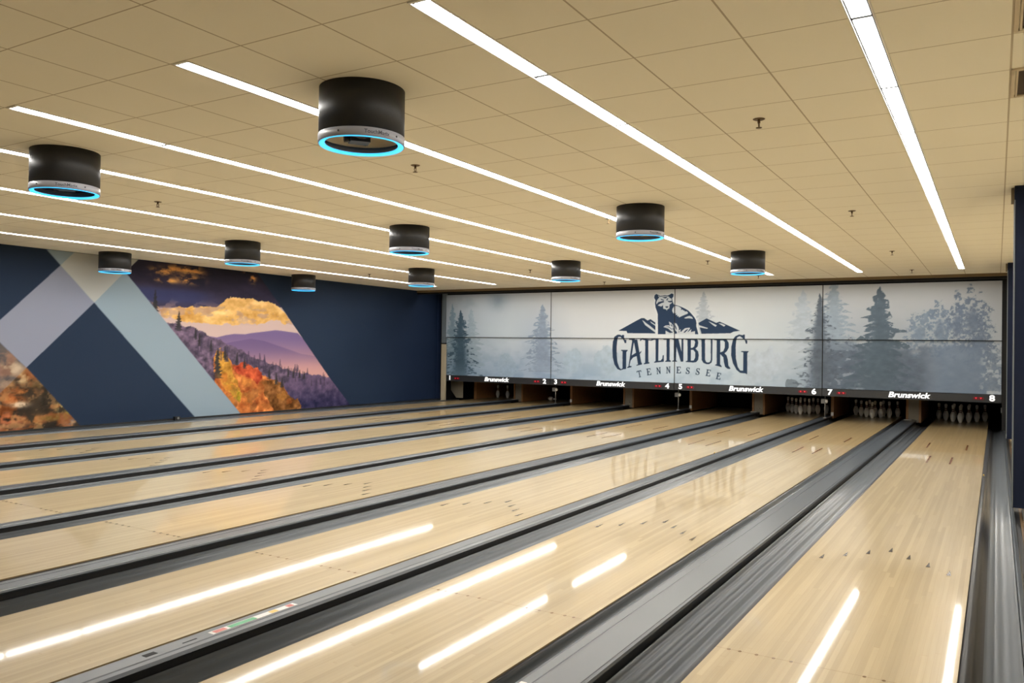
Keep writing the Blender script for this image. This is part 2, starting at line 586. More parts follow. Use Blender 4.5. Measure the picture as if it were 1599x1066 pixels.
# ---------------------------------------------------------------- traced outlines of the printed artwork (metres on the wall)
LOGO=[('w',[[(-6.958,1.883),(-6.963,2.251),(-6.97,2.369),(-7.002,2.439),(-7.028,2.533),(-7.036,2.639),(-7.024,2.709),(-7.056,2.769),(-7.045,2.839),(-6.971,2.896),(-6.897,2.859),(-6.848,2.84),(-6.671,2.848),(-6.587,2.899),(-6.496,2.873),(-6.493,2.607),(-6.385,2.588),(-6.265,2.54),(-6.134,2.464),(-5.979,2.302),(-5.931,2.199),(-5.917,2.074),(-5.868,1.886)]]),('d',[[(-6.914,1.883),(-6.923,2.251),(-6.925,2.368),(-6.947,2.439),(-6.985,2.533),(-6.999,2.638),(-6.987,2.709),(-7.022,2.768),(-7.014,2.826),(-6.971,2.863),(-6.915,2.836),(-6.866,2.812),(-6.774,2.821),(-6.671,2.819),(-6.623,2.841),(-6.587,2.866),(-6.536,2.851),(-6.534,2.793),(-6.567,2.747),(-6.554,2.678),(-6.529,2.619),(-6.511,2.59),(-6.456,2.583),(-6.384,2.559),(-6.288,2.518),(-6.205,2.476),(-6.151,2.441),(-6.085,2.372),(-6.014,2.291),(-5.972,2.222),(-5.959,2.154),(-5.962,2.074),(-5.934,1.983),(-5.909,1.886)]]),('w',[[(-6.896,2.777),(-6.866,2.798),(-6.774,2.8),(-6.664,2.798),(-6.637,2.781),(-6.634,2.76),(-6.589,2.745),(-6.572,2.695),(-6.563,2.655),(-6.583,2.626),(-6.628,2.598),(-6.634,2.505),(-6.684,2.482),(-6.694,2.45),(-6.715,2.483),(-6.788,2.501),(-6.793,2.588),(-6.838,2.554),(-6.918,2.576),(-6.961,2.609),(-6.968,2.661),(-6.944,2.714)]]),('d',[[(-6.961,2.609),(-6.913,2.663),(-6.846,2.679),(-6.778,2.69),(-6.769,2.656),(-6.833,2.638),(-6.888,2.611),(-6.93,2.581),(-6.965,2.591)]]),('d',[[(-6.685,2.701),(-6.651,2.682),(-6.566,2.692),(-6.56,2.657),(-6.62,2.649),(-6.665,2.663)]]),('d',[[(-6.736,2.555),(-6.716,2.562),(-6.697,2.552),(-6.676,2.561),(-6.659,2.554),(-6.666,2.531),(-6.695,2.515),(-6.726,2.529)]]),('d',[[(-6.825,2.784),(-6.698,2.784),(-6.698,2.756),(-6.751,2.749)]]),('d',[[(-6.856,2.739),(-6.77,2.716),(-6.777,2.698),(-6.846,2.715)]]),('d',[[(-6.714,2.715),(-6.672,2.758),(-6.661,2.745),(-6.697,2.694)]]),('w',[[(-6.915,2.824),(-6.878,2.794),(-6.89,2.783),(-6.921,2.807)]]),('w',[[(-6.504,2.567),(-6.42,2.56),(-6.36,2.527),(-6.33,2.495),(-6.347,2.461),(-6.3,2.477),(-6.287,2.452),(-6.258,2.452),(-6.245,2.425),(-6.21,2.433),(-6.168,2.407),(-6.174,2.373),(-6.239,2.35),(-6.309,2.322),(-6.39,2.285),(-6.4,2.323),(-6.435,2.308),(-6.432,2.354),(-6.471,2.339),(-6.463,2.396),(-6.495,2.362),(-6.508,2.411)]]),('w',[[(-6.552,2.504),(-6.528,2.532),(-6.514,2.561),(-6.508,2.411),(-6.526,2.376),(-6.563,2.446)]]),('w',[[(-6.264,2.272),(-6.191,2.306),(-6.132,2.323),(-6.073,2.3),(-6.04,2.25),(-6.131,2.263),(-6.237,2.261)]]),('w',[[(-6.72,1.971),(-6.616,1.915),(-6.556,1.919),(-6.52,1.942),(-6.447,1.884),(-6.719,1.884)]]),('w',[[(-6.459,1.881),(-6.4,1.971),(-6.341,2.006),(-6.352,1.948),(-6.328,1.942),(-6.293,1.983),(-6.234,2.029),(-6.122,2.042),(-6.114,2.017),(-6.174,1.943),(-6.162,1.939),(-6.08,2.006),(-6.091,1.937),(-5.992,1.96),(-5.991,1.882)]]),('w',[[(-6.778,2.057),(-6.728,2.093),(-6.643,2.099),(-6.582,2.064),(-6.527,1.994),(-6.514,1.93),(-6.556,1.942),(-6.593,1.965),(-6.654,2.02),(-6.727,2.043)]]),('w',[[(-6.644,2.191),(-6.583,2.156),(-6.534,2.098),(-6.527,2.017),(-6.606,2.064),(-6.625,2.133)]]),('w',[[(-6.513,2.164),(-6.45,2.141),(-6.402,2.063),(-6.386,2.006),(-6.411,1.913),(-6.472,1.971),(-6.509,2.029)]]),('d',[[(-6.597,2.139),(-6.548,2.087),(-6.558,2.064),(-6.588,2.098)]]),('d',[[(-6.495,2.116),(-6.468,2.087),(-6.443,2.029),(-6.446,1.983),(-6.467,2.017)]]),('d',[[(-6.274,1.925),(-6.21,1.988),(-6.157,2.011),(-6.163,1.994),(-6.239,1.923)]]),('d',[[(-6.727,2.064),(-6.642,2.069),(-6.557,2.006),(-6.551,1.988),(-6.648,2.052)]]),('d',[[(-6.72,1.982),(-6.605,1.98),(-6.58,1.942),(-6.604,1.919),(-6.634,1.93)]]),('d',[[(-6.4,1.942),(-6.382,1.965),(-6.376,1.942),(-6.394,1.919)]]),('d',[[(-6.502,1.942),(-6.447,1.896),(-6.495,1.902)]]),('w',[[(-8.042,1.86),(-7.994,1.966),(-7.72,1.951),(-7.703,1.869),(-6.388,1.874),(-6.387,1.795),(-7.702,1.787),(-7.767,1.869),(-7.912,1.891)]]),('d',[[(-7.954,1.966),(-7.469,2.218),(-7.344,2.277),(-7.273,2.276),(-7.187,2.217),(-7.109,2.249),(-6.984,2.165),(-6.981,1.901),(-7.711,1.906),(-7.736,1.959)]]),('w',[[(-7.328,2.232),(-7.28,2.203),(-7.217,2.151),(-7.138,2.099),(-6.982,1.982),(-6.978,1.92),(-7.184,2.062),(-7.248,2.107)]]),('w',[[(-7.124,2.202),(-6.981,2.116),(-6.98,2.084),(-7.093,2.158)]]),('d',[[(-5.909,2.153),(-5.715,2.259),(-5.484,2.152),(-5.406,2.182),(-4.928,1.969),(-5.073,1.948),(-5.15,1.91),(-5.833,1.897)]]),('w',[[(-5.901,2.103),(-5.784,2.065),(-5.68,2.031),(-5.697,2.014),(-5.897,2.051)]]),('w',[[(-5.678,2.195),(-5.584,2.152),(-5.469,2.095),(-5.497,2.06),(-5.552,2.093)]]),('w',[[(-5.434,2.144),(-5.356,2.137),(-5.264,2.095),(-5.299,2.064)]]),('d',[[(-7.799,1.861),(-7.797,1.742),(-7.752,1.742),(-7.751,1.66),(-7.793,1.66),(-7.829,1.742),(-7.887,1.809),(-7.944,1.816),(-7.991,1.756),(-8.008,1.575),(-8.005,1.365),(-7.983,1.185),(-7.932,1.051),(-7.883,1.007),(-7.843,1.031),(-7.85,1.457),(-7.887,1.469),(-7.887,1.491),(-7.713,1.489),(-7.713,1.471),(-7.745,1.441),(-7.747,1.018),(-7.819,1.009),(-7.899,0.98),(-7.981,1.012),(-8.063,1.123),(-8.112,1.303),(-8.125,1.514),(-8.113,1.694),(-8.057,1.815),(-7.977,1.868),(-7.912,1.868),(-7.855,1.843),(-7.847,1.864)]]),('d',[[(-7.678,1.775),(-7.534,1.776),(-7.526,1.751),(-7.463,1.752),(-7.352,1.198),(-7.325,1.155),(-7.336,1.137),(-7.477,1.104),(-7.477,1.122),(-7.435,1.137),(-7.473,1.344),(-7.567,1.305),(-7.63,1.23),(-7.66,1.102),(-7.599,1.089),(-7.604,1.067),(-7.72,1.041),(-7.72,1.059),(-7.684,1.087),(-7.597,1.713),(-7.613,1.743),(-7.677,1.743)],[(-7.549,1.684),(-7.49,1.425),(-7.584,1.369),(-7.603,1.357)]]),('d',[[(-7.473,1.374),(-7.41,1.416),(-7.348,1.479),(-7.356,1.435),(-7.402,1.382),(-7.473,1.336)]]),('d',[[(-7.392,1.752),(-7.306,1.789),(-7.211,1.763),(-7.087,1.747),(-7.01,1.784),(-7.01,1.755),(-7.087,1.725),(-7.172,1.731),(-7.165,1.202),(-7.133,1.191),(-7.141,1.166),(-7.281,1.144),(-7.284,1.163),(-7.247,1.186),(-7.255,1.731),(-7.337,1.752),(-7.383,1.708)]]),('d',[[(-7.103,1.779),(-6.91,1.78),(-6.909,1.755),(-6.91,1.237),(-6.849,1.245),(-6.804,1.297),(-6.802,1.37),(-6.771,1.378),(-6.769,1.218),(-7.017,1.188),(-7.017,1.205),(-6.979,1.228),(-6.986,1.747),(-7.102,1.75)]]),('d',[[(-6.787,1.781),(-6.62,1.782),(-6.627,1.75),(-6.624,1.264),(-6.59,1.243),(-6.59,1.221),(-6.734,1.216),(-6.734,1.233),(-6.7,1.255),(-6.706,1.749),(-6.787,1.752)]]),('d',[[(-6.566,1.78),(-6.41,1.781),(-6.328,1.465),(-6.332,1.762),(-6.368,1.767),(-6.368,1.782),(-6.273,1.782),(-6.273,1.767),(-6.285,1.763),(-6.278,1.231),(-6.343,1.229),(-6.455,1.579),(-6.463,1.256),(-6.433,1.239),(-6.433,1.227),(-6.559,1.225),(-6.559,1.24),(-6.517,1.26),(-6.524,1.746),(-6.566,1.763)]]),('d',[[(-6.231,1.777),(-5.996,1.78),(-5.937,1.756),(-5.919,1.687),(-5.935,1.596),(-5.987,1.544),(-5.922,1.483),(-5.903,1.392),(-5.919,1.278),(-5.965,1.226),(-6.035,1.213),(-6.218,1.224),(-6.218,1.24),(-6.177,1.256),(-6.184,1.748),(-6.231,1.756)],[(-6.101,1.749),(-6.019,1.744),(-5.995,1.698),(-6.017,1.595),(-6.063,1.561),(-6.098,1.56)],[(-6.098,1.514),(-6.039,1.515),(-5.992,1.459),(-5.99,1.333),(-6.024,1.264),(-6.095,1.257)]]),('d',[[(-5.914,1.784),(-5.723,1.782),(-5.722,1.766),(-5.757,1.757),(-5.751,1.292),(-5.727,1.236),(-5.687,1.22),(-5.635,1.233),(-5.613,1.284),(-5.619,1.758),(-5.705,1.766),(-5.705,1.783),(-5.556,1.784),(-5.558,1.767),(-5.579,1.758),(-5.578,1.284),(-5.595,1.222),(-5.652,1.184),(-5.721,1.185),(-5.79,1.212),(-5.832,1.279),(-5.844,1.751),(-5.914,1.765)]]),('d',[[(-5.558,1.782),(-5.324,1.784),(-5.239,1.759),(-5.196,1.69),(-5.192,1.578),(-5.236,1.494),(-5.291,1.444),(-5.241,1.396),(-5.212,1.299),(-5.196,1.16),(-5.147,1.098),(-5.16,1.084),(-5.216,1.087),(-5.273,1.13),(-5.303,1.241),(-5.318,1.353),(-5.39,1.424),(-5.39,1.183),(-5.351,1.142),(-5.358,1.121),(-5.507,1.16),(-5.507,1.174),(-5.472,1.188),(-5.479,1.744),(-5.558,1.757)],[(-5.394,1.744),(-5.323,1.745),(-5.287,1.703),(-5.286,1.577),(-5.32,1.493),(-5.39,1.464)]]),('d',[[(-4.817,1.88),(-4.815,1.762),(-4.767,1.749),(-4.769,1.673),(-4.801,1.673),(-4.822,1.748),(-4.878,1.81),(-4.933,1.845),(-4.988,1.817),(-5.022,1.747),(-5.034,1.58),(-5.024,1.33),(-4.98,1.137),(-4.924,1.055),(-4.855,1.05),(-4.853,1.472),(-4.908,1.485),(-4.902,1.501),(-4.73,1.501),(-4.75,1.473),(-4.764,1.459),(-4.761,0.97),(-4.799,0.99),(-4.923,1.0),(-5.007,1.067),(-5.092,1.218),(-5.136,1.398),(-5.132,1.607),(-5.099,1.76),(-5.03,1.844),(-4.948,1.883),(-4.865,1.866),(-4.844,1.884)]]),('d',[[(-7.47,0.972),(-7.46,0.927),(-7.449,0.93),(-7.449,0.957),(-7.419,0.963),(-7.391,0.837),(-7.407,0.827),(-7.405,0.817),(-7.347,0.83),(-7.349,0.839),(-7.368,0.842),(-7.396,0.968),(-7.367,0.974),(-7.355,0.949),(-7.344,0.952),(-7.354,0.997)]]),('d',[[(-7.221,1.035),(-7.111,1.053),(-7.103,1.008),(-7.112,1.006),(-7.126,1.034),(-7.174,1.026),(-7.165,0.971),(-7.14,0.975),(-7.137,0.992),(-7.131,0.993),(-7.123,0.945),(-7.129,0.944),(-7.137,0.959),(-7.163,0.955),(-7.153,0.897),(-7.102,0.905),(-7.096,0.939),(-7.087,0.941),(-7.079,0.892),(-7.195,0.874),(-7.196,0.883),(-7.181,0.892),(-7.202,1.022),(-7.22,1.026)]]),('d',[[(-6.964,1.072),(-6.929,1.075),(-6.869,0.975),(-6.879,1.064),(-6.893,1.069),(-6.894,1.079),(-6.848,1.084),(-6.847,1.074),(-6.86,1.066),(-6.845,0.921),(-6.863,0.919),(-6.93,1.029),(-6.919,0.929),(-6.904,0.924),(-6.902,0.915),(-6.946,0.91),(-6.947,0.919),(-6.934,0.927),(-6.948,1.057),(-6.963,1.062)]]),('d',[[(-6.712,1.099),(-6.677,1.101),(-6.624,0.999),(-6.629,1.088),(-6.643,1.093),(-6.643,1.103),(-6.597,1.106),(-6.597,1.096),(-6.61,1.089),(-6.603,0.944),(-6.621,0.943),(-6.681,1.056),(-6.676,0.955),(-6.661,0.95),(-6.66,0.94),(-6.704,0.937),(-6.704,0.947),(-6.691,0.954),(-6.697,1.084),(-6.711,1.09)]]),('d',[[(-6.449,1.108),(-6.342,1.109),(-6.342,1.064),(-6.35,1.064),(-6.359,1.093),(-6.406,1.093),(-6.407,1.038),(-6.382,1.038),(-6.376,1.054),(-6.371,1.054),(-6.371,1.006),(-6.376,1.006),(-6.382,1.022),(-6.407,1.022),(-6.407,0.964),(-6.357,0.965),(-6.346,0.997),(-6.337,0.997),(-6.337,0.949),(-6.45,0.947),(-6.45,0.957),(-6.434,0.964),(-6.434,1.092),(-6.449,1.099)]]),('d',[[(-6.121,1.094),(-6.125,1.043),(-6.134,1.043),(-6.144,1.076),(-6.166,1.084),(-6.184,1.069),(-6.183,1.049),(-6.164,1.035),(-6.132,1.014),(-6.118,0.982),(-6.132,0.947),(-6.166,0.936),(-6.194,0.944),(-6.211,0.939),(-6.216,0.939),(-6.212,0.993),(-6.203,0.993),(-6.192,0.96),(-6.171,0.949),(-6.145,0.961),(-6.144,0.98),(-6.162,0.997),(-6.194,1.018),(-6.208,1.051),(-6.196,1.085),(-6.165,1.096),(-6.138,1.09),(-6.128,1.094)]]),('d',[[(-5.874,1.077),(-5.881,1.026),(-5.889,1.027),(-5.898,1.06),(-5.919,1.069),(-5.938,1.055),(-5.938,1.036),(-5.92,1.021),(-5.89,0.999),(-5.878,0.965),(-5.893,0.932),(-5.927,0.923),(-5.954,0.932),(-5.971,0.927),(-5.977,0.928),(-5.97,0.982),(-5.961,0.981),(-5.952,0.948),(-5.931,0.936),(-5.906,0.946),(-5.903,0.965),(-5.92,0.983),(-5.95,1.005),(-5.962,1.039),(-5.949,1.072),(-5.918,1.082),(-5.891,1.074),(-5.882,1.078)]]),('d',[[(-5.71,1.064),(-5.608,1.049),(-5.616,1.006),(-5.623,1.007),(-5.627,1.036),(-5.672,1.043),(-5.681,0.99),(-5.657,0.986),(-5.649,1.001),(-5.644,1.0),(-5.652,0.954),(-5.657,0.954),(-5.66,0.971),(-5.683,0.974),(-5.693,0.918),(-5.646,0.911),(-5.63,0.941),(-5.621,0.94),(-5.629,0.893),(-5.736,0.908),(-5.735,0.918),(-5.719,0.922),(-5.698,1.047),(-5.712,1.055)]]),('d',[[(-5.461,0.996),(-5.362,0.978),(-5.37,0.935),(-5.378,0.936),(-5.38,0.966),(-5.425,0.974),(-5.435,0.921),(-5.412,0.917),(-5.404,0.931),(-5.398,0.93),(-5.408,0.884),(-5.413,0.885),(-5.415,0.902),(-5.438,0.906),(-5.449,0.85),(-5.403,0.842),(-5.386,0.871),(-5.378,0.869),(-5.387,0.823),(-5.493,0.842),(-5.491,0.851),(-5.475,0.855),(-5.45,0.978),(-5.463,0.987)]])]
CONIFERS=[((-13.01, 2.72), 1.17, 0.33, (118, 142, 158), 0.8, 0.85), ((-12.37, 2.57), 1.01, 0.5, (150, 168, 183), 0.7, 1.0), ((-12.73, 2.54), 0.69, 0.67, (66, 88, 104), 0.95, 0.7), ((-10.11, 2.66), 0.89, 0.68, (132, 148, 170), 0.85, 0.75), ((-5.79, 2.89), 1.91, 0.4, (168, 178, 188), 0.8, 0.75), ((-3.54, 2.88), 1.56, 0.45, (172, 184, 196), 0.75, 1.0), ((-2.9, 3.09), 1.57, 0.56, (140, 156, 172), 0.75, 0.85), ((-3.19, 2.79), 0.7, 0.61, (88, 98, 110), 0.9, 0.55), ((-1.98, 2.91), 0.63, 0.75, (86, 101, 114), 0.95, 0.95)]
BLOBS=[((-1.22, 1.9), 0.26, 0.43, (122, 138, 156)), ((-0.85, 1.95), 0.21, 0.58, (118, 134, 154)), ((-0.55, 2.08), 0.18, 0.54, (114, 128, 148)), ((-0.28, 2.18), 0.26, 0.61, (112, 126, 146)), ((-0.12, 1.67), 0.24, 0.72, (112, 126, 146)), ((0.11, 1.1), 0.14, 0.58, (120, 135, 155)), ((-2.66, 1.16), 0.61, 0.62, (98, 108, 122)), ((-3.79, 0.77), 0.14, 0.13, (95, 108, 118)), ((-11.2, 0.95), 0.28, 0.35, (158, 178, 198)), ((-9.18, 1.24), 0.29, 0.29, (165, 185, 202)), ((-8.28, 1.18), 0.28, 0.32, (165, 185, 202)), ((-4.43, 1.19), 0.43, 0.37, (180, 192, 205))]
MURAL={'bandR':[(7.44, 3.15), (7.57, 3.03), (8.43, 2.18), (10.57, 0.02), (10.59, -0.09), (11.98, -0.3), (11.7, 0.02), (9.07, 2.71), (8.69, 3.09), (8.62, 3.25)],
'bandL':[(6.5, 1.45), (6.87, 1.82), (7.82, 2.78), (8.16, 3.14), (9.58, 3.34), (9.25, 3.01), (8.95, 2.72), (8.43, 2.18), (7.48, 1.24), (6.89, 0.65), (6.52, 0.3)],
'photo':[(9.25, 3.01), (8.95, 2.72), (10.54, 1.11), (11.7, 0.02), (11.86, -0.25), (15.74, -0.58), (15.04, 0.05), (14.29, 0.76), (12.96, 2.13), (12.01, 3.09), (11.69, 3.41), (9.38, 3.22)],
'photo2':[(6.3, 2.08), (6.87, 1.46), (7.3, 1.04), (8.22, 0.03), (8.52, -0.39), (6.35, -0.18)],
'glowband':[(9.53, 2.27), (9.74, 2.14), (10.45, 2.22), (11.06, 2.26), (11.38, 2.47), (12.42, 2.44), (12.88, 2.21), (13.1, 1.93), (12.61, 2.03), (12.07, 1.94), (11.56, 1.91), (11.07, 1.86), (10.61, 1.89), (10.09, 1.93), (9.81, 2.02)],
'palesky':[(9.6, 2.15), (13.17, 2.34), (14.0, 1.48), (14.03, -0.03), (10.5, 0.17)],
'far':[(10.77, 1.65), (11.05, 1.62), (11.27, 1.67), (11.48, 1.7), (11.77, 1.7), (11.94, 1.73), (12.29, 1.77), (12.61, 1.81), (12.8, 1.8), (13.28, 1.76), (14.89, 0.55), (14.92, -0.39), (10.8, 0.16)],
'mid':[(10.93, 1.44), (11.48, 1.54), (11.94, 1.61), (12.29, 1.57), (12.81, 1.44), (13.39, 1.29), (14.43, 1.17), (15.37, -0.11), (10.95, 0.15)],
'near':[(9.61, 1.91), (9.93, 1.88), (10.2, 1.84), (10.43, 1.82), (10.64, 1.75), (10.84, 1.64), (11.16, 1.55), (11.57, 1.38), (12.18, 1.15), (12.63, 1.04), (13.01, 0.92), (13.6, 0.82), (14.01, 0.78), (14.44, 0.71), (15.86, -0.13), (15.87, -0.79), (9.79, -0.27)],
'nearR':[(13.11, 0.89), (13.6, 0.82), (14.01, 0.78), (14.36, 0.72), (15.86, -0.3), (15.87, -0.79), (13.84, -0.62), (13.42, 0.0), (12.83, 0.47)],
'orange':[(10.99, 1.18), (11.04, 1.37), (11.16, 1.38), (11.28, 1.28), (11.41, 1.08), (11.66, 1.07), (12.0, 1.02), (12.27, 0.83), (12.55, 0.73), (12.77, 0.64), (12.98, 0.46), (13.06, 0.31), (13.32, 0.23), (13.42, -0.07), (11.61, -0.23), (11.02, 0.6)],
'red':[(11.45, 1.05), (11.74, 1.1), (12.02, 1.0), (12.24, 0.88), (12.31, 0.74), (12.13, 0.66), (11.84, 0.77), (11.62, 0.86)],
'yellow':[(11.01, 1.18), (11.05, 1.37), (11.16, 1.38), (11.34, 1.18), (11.45, 0.92), (11.76, 0.44), (11.68, 0.24), (11.34, 0.52), (11.1, 0.79)],
'green':[(11.29, 0.72), (11.45, 0.65), (11.72, 0.48), (11.7, 0.29), (11.46, 0.38)],
'brown':[(12.24, 0.67), (12.55, 0.73), (12.83, 0.61), (12.98, 0.43), (13.42, 0.15), (13.42, -0.14), (12.65, -0.02), (12.43, 0.27)]}
MTREES=[((10.15, 2.11), 1.73, 0.11), ((11.08, 1.41), 0.79, 0.15), ((9.64, 2.5), 1.85, 0.12), ((10.54, 1.8), 1.57, 0.06), ((10.64, 1.7), 1.44, 0.06), ((10.92, 1.57), 1.34, 0.06), ((11.27, 1.45), 1.16, 0.07), ((11.57, 1.32), 1.05, 0.07), ((11.78, 1.24), 0.98, 0.06), ((12.45, 0.97), 0.73, 0.07), ((12.67, 0.87), 0.61, 0.08), ((13.01, 1.01), 0.78, 0.05), ((13.16, 0.96), 0.74, 0.06), ((13.36, 0.93), 0.74, 0.06), ((13.5, 0.88), 0.71, 0.06), ((12.82, 0.75), 0.54, 0.08)]
MCLOUDS=[((9.84, 2.86), 0.25, 0.06), ((10.03, 2.91), 0.2, 0.05), ((10.32, 2.95), 0.24, 0.08), ((10.48, 2.86), 0.18, 0.1), ((10.35, 2.75), 0.24, 0.07), ((11.96, 2.93), 0.07, 0.11), ((11.84, 3.03), 0.1, 0.04), ((9.9, 2.69), 0.22, 0.04)]
MLEAVES=[((7.09, 0.52), 0.16, 0.06, (170, 95, 45)), ((7.31, 0.62), 0.12, 0.08, (190, 120, 60)), ((7.19, 0.45), 0.12, 0.04, (225, 200, 170)), ((7.05, 0.22), 0.22, 0.08, (190, 110, 70)), ((7.45, 0.19), 0.17, 0.06, (170, 110, 60)), ((7.72, 0.2), 0.15, 0.04, (120, 95, 45)), ((7.91, 0.35), 0.09, 0.09, (190, 175, 110)), ((8.02, 0.26), 0.06, 0.07, (150, 140, 60)), ((7.08, 1.04), 0.16, 0.09, (205, 170, 120)), ((7.23, 0.88), 0.1, 0.08, (190, 160, 120)), ((7.38, 0.98), 0.07, 0.07, (150, 95, 60)), ((6.99, 0.78), 0.11, 0.08, (150, 110, 70)), ((6.95, 0.09), 0.2, 0.05, (175, 110, 85)), ((8.05, 0.11), 0.06, 0.04, (120, 110, 110)), ((7.49, 0.77), 0.11, 0.06, (90, 70, 40)), ((7.62, 0.5), 0.07, 0.22, (40, 35, 28))]
PRINT_GAIN = 1.0

# ================================================================ SETTING
bm = bmesh.new()
add_box(bm, XL - 0.1, XR + 0.1, -5, 23, -0.22, -0.12)
struct('floor', bm, M['black'])
bm = bmesh.new()
add_box(bm, XL, XR, -5, Y0, -0.12, 0.0)
struct('floor_approach', bm, M['lane'])
bm = bmesh.new()
add_box(bm, 0.36, XR, Y0, 18.2, -0.12, -0.01)
struct('floor_aisle', bm, M['floorcream'])
bm = bmesh.new()
add_box(bm, XL - 0.1, XR + 0.1, -5, YC, ZC, ZC + 0.1)
struct('ceiling', bm, M['ceil'])
bm = bmesh.new()
add_box(bm, XL - 0.1, XL, -5, 23, -0.12, ZC)
struct('wall_left', bm, M['navy'])
bm = bmesh.new()
add_box(bm, XR, XR + 0.1, -5, 23, -0.12, ZC)
struct('wall_right', bm, M['cream'])
bm = bmesh.new()
add_box(bm, XL, XR, -5.1, -5, -0.12, ZC)
struct('wall_near', bm, M['cream'])
bm = bmesh.new()
add_box(bm, XL, XR, 22.6, 22.7, -0.12, ZC)
struct('wall_back', bm, M['dark'])
# drop at the end of the ceiling and the black return behind it
bm = bmesh.new()
add_box(bm, XL, XR, YC, YC + 0.03, 2.972, ZC + 0.1)
struct('trim_1', bm, M['fascia'])
bm = bmesh.new()
add_box(bm, XL, XR, YC + 0.03, YC + 0.10, 2.93, ZC + 0.1)
struct('trim_2', bm, M['dark'])
bm = bmesh.new()
add_box(bm, XL, XR, YC + 0.10, 22.6, ZC, ZC + 0.1)
struct('ceiling_back', bm, M['dark'])
# black surround right of the masking and blue-grey upright left of it
bm = bmesh.new()
add_box(bm, EDGE[-1] + 0.002, XR, YB - 0.04, YB + 0.10, -0.12, ZC)
struct('trim_3', bm, M['dark'])
bm = bmesh.new()
add_box(bm, -13.33, EDGE[0] - 0.012, YB - 0.09, YB + 0.05, ZS - 0.16, ZC)
struct('trim_4', bm, M['postgrey'])
bm = bmesh.new()
add_box(bm, XL, -13.28, YB + 0.1, YB + 0.13, -0.12, ZC)
add_box(bm, XL, XR, YB + 0.1, YB + 0.13, 2.93, ZC)
struct('trim_5', bm, M['dark'])
bm = bmesh.new()
add_box(bm, XL, XL + 0.012, YB + 0.14, 22.6, -0.12, 2.9)
struct('dark_sheet', bm, M['dark'])  # dark sheet added over the navy wall, blackening its end behind the masking
# black base strip along the mural wall
bm = bmesh.new()
add_box(bm, XL, XL + 0.03, Y0, 18.8, -0.12, 0.035)
struct('baseboard_left', bm, M['black'])


# ================================================================ MURAL on the left wall
RES_V = 0.0125
cv = Canvas(5.6, 18.62, 0.036, 3.028, 0.0145)
navy = np.array((33, 47, 69.))
U, V = cv.U, cv.V
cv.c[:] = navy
cv.c += ((fbm(U * .5, V * .7, 11, 3) - .5) * 9)[..., None]
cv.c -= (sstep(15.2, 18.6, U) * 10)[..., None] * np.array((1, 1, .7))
P_ = lambda k, **kw: cv.poly([MURAL[k]], **kw)
rag_u = (fbm(U * 7, V * 7, 5, 4) - .5) * .14
rag_v = (fbm(U * 7 + 40, V * 7, 6, 4) - .5) * .14
# --- sunset photograph inside its slanted frame
pm, psl = P_('photo')
full = np.zeros(U.shape)
full[psl] = pm
keep = cv.c.copy()
n1 = fbm(U * 1.1, V * 2.6, 21, 5)
n2 = fbm(U * 2.3, V * 5.0, 31, 4)
sky = np.array((54, 50, 74.)) + (n1 - .5)[..., None] * np.array((46, 44, 58.))
sky = sky * (1 - sstep(2.55, 3.03, V)[..., None] * .35)
blue = sstep(2.2, 2.33, V) * (1 - sstep(2.45, 2.6, V)) * (1 - sstep(10.4, 11.2, U))
sky = sky * (1 - .6 * blue[..., None]) + np.array((52, 62, 112.)) * .6 * blue[..., None]
cv.c[:] = sky
for k, (c, ru, rv) in enumerate(MCLOUDS):
    g = np.exp(-(((U - c[0]) / ru) ** 2 + ((V - c[1]) / rv) ** 2) * .8)
    n3 = fbm(U * 6 + k, V * 11, 60 + k, 4)
    cv.over(np.clip(g * 1.3, 0, 1) * sstep(.44, .62, n3), np.array((214, 152, 86.)) + (n3 - .6)[..., None] * np.array((120, 120, 60.)))
m, sl = P_('palesky')
cv.over(m, (200, 176, 172), sl)
m, sl = P_('glowband', du=rag_u * 1.2, dv=rag_v * .9)
n4 = fbm(U[sl] * 5, V[sl] * 8, 34, 4)
gl = np.array((226, 180, 108.)) + (n4 - .5)[..., None] * np.array((90, 110, 120.)) + ((V[sl] - 2.1) * 40)[..., None]
cv.over(m, gl, sl)
g2 = sstep(.50, .62, fbm(U * 3.6 + 9, V * 8.5, 44, 4)) * sstep(1.86, 2.0, V) * (1 - sstep(2.15, 2.4, V))
cv.over(g2 * .55 * (V < 2.42), (168, 140, 138))
m, sl = P_('far')
t = sstep(1.75, .75, V[sl])
cv.over(m, np.array((116, 98, 142.)) * (1 - t[..., None]) + np.array((204, 154, 150.)) * t[..., None], sl)
m, sl = P_('mid')
t = sstep(1.58, .95, V[sl])
cv.over(m * (1 - t) * .8, np.array((106, 88, 130.)), sl)
m, sl = P_('near', du=rag_u * .8, dv=rag_v * .8)
tx = fbm(U[sl] * 9, V[sl] * 12, 71, 4)
h = np.array((96, 82, 104.)) + (tx - .5)[..., None] * np.array((120, 95, 110.))
left = 1 - sstep(9.9, 11.0, U[sl] + V[sl] * .4)
h = h * (1 - left[..., None] * .75) + np.array((52, 56, 54.)) * left[..., None] * .75
cv.over(m, h, sl)
m, sl = P_('nearR', du=rag_u, dv=rag_v)
tx = fbm(U[sl] * 8, V[sl] * 10, 75, 4)
t = sstep(.7, .1, V[sl])[..., None]
cv.over(m * .9, (np.array((98, 82, 112.)) * (1 - t) + np.array((52, 48, 82.)) * t) + (tx - .5)[..., None] * np.array((80, 62, 66.)), sl)
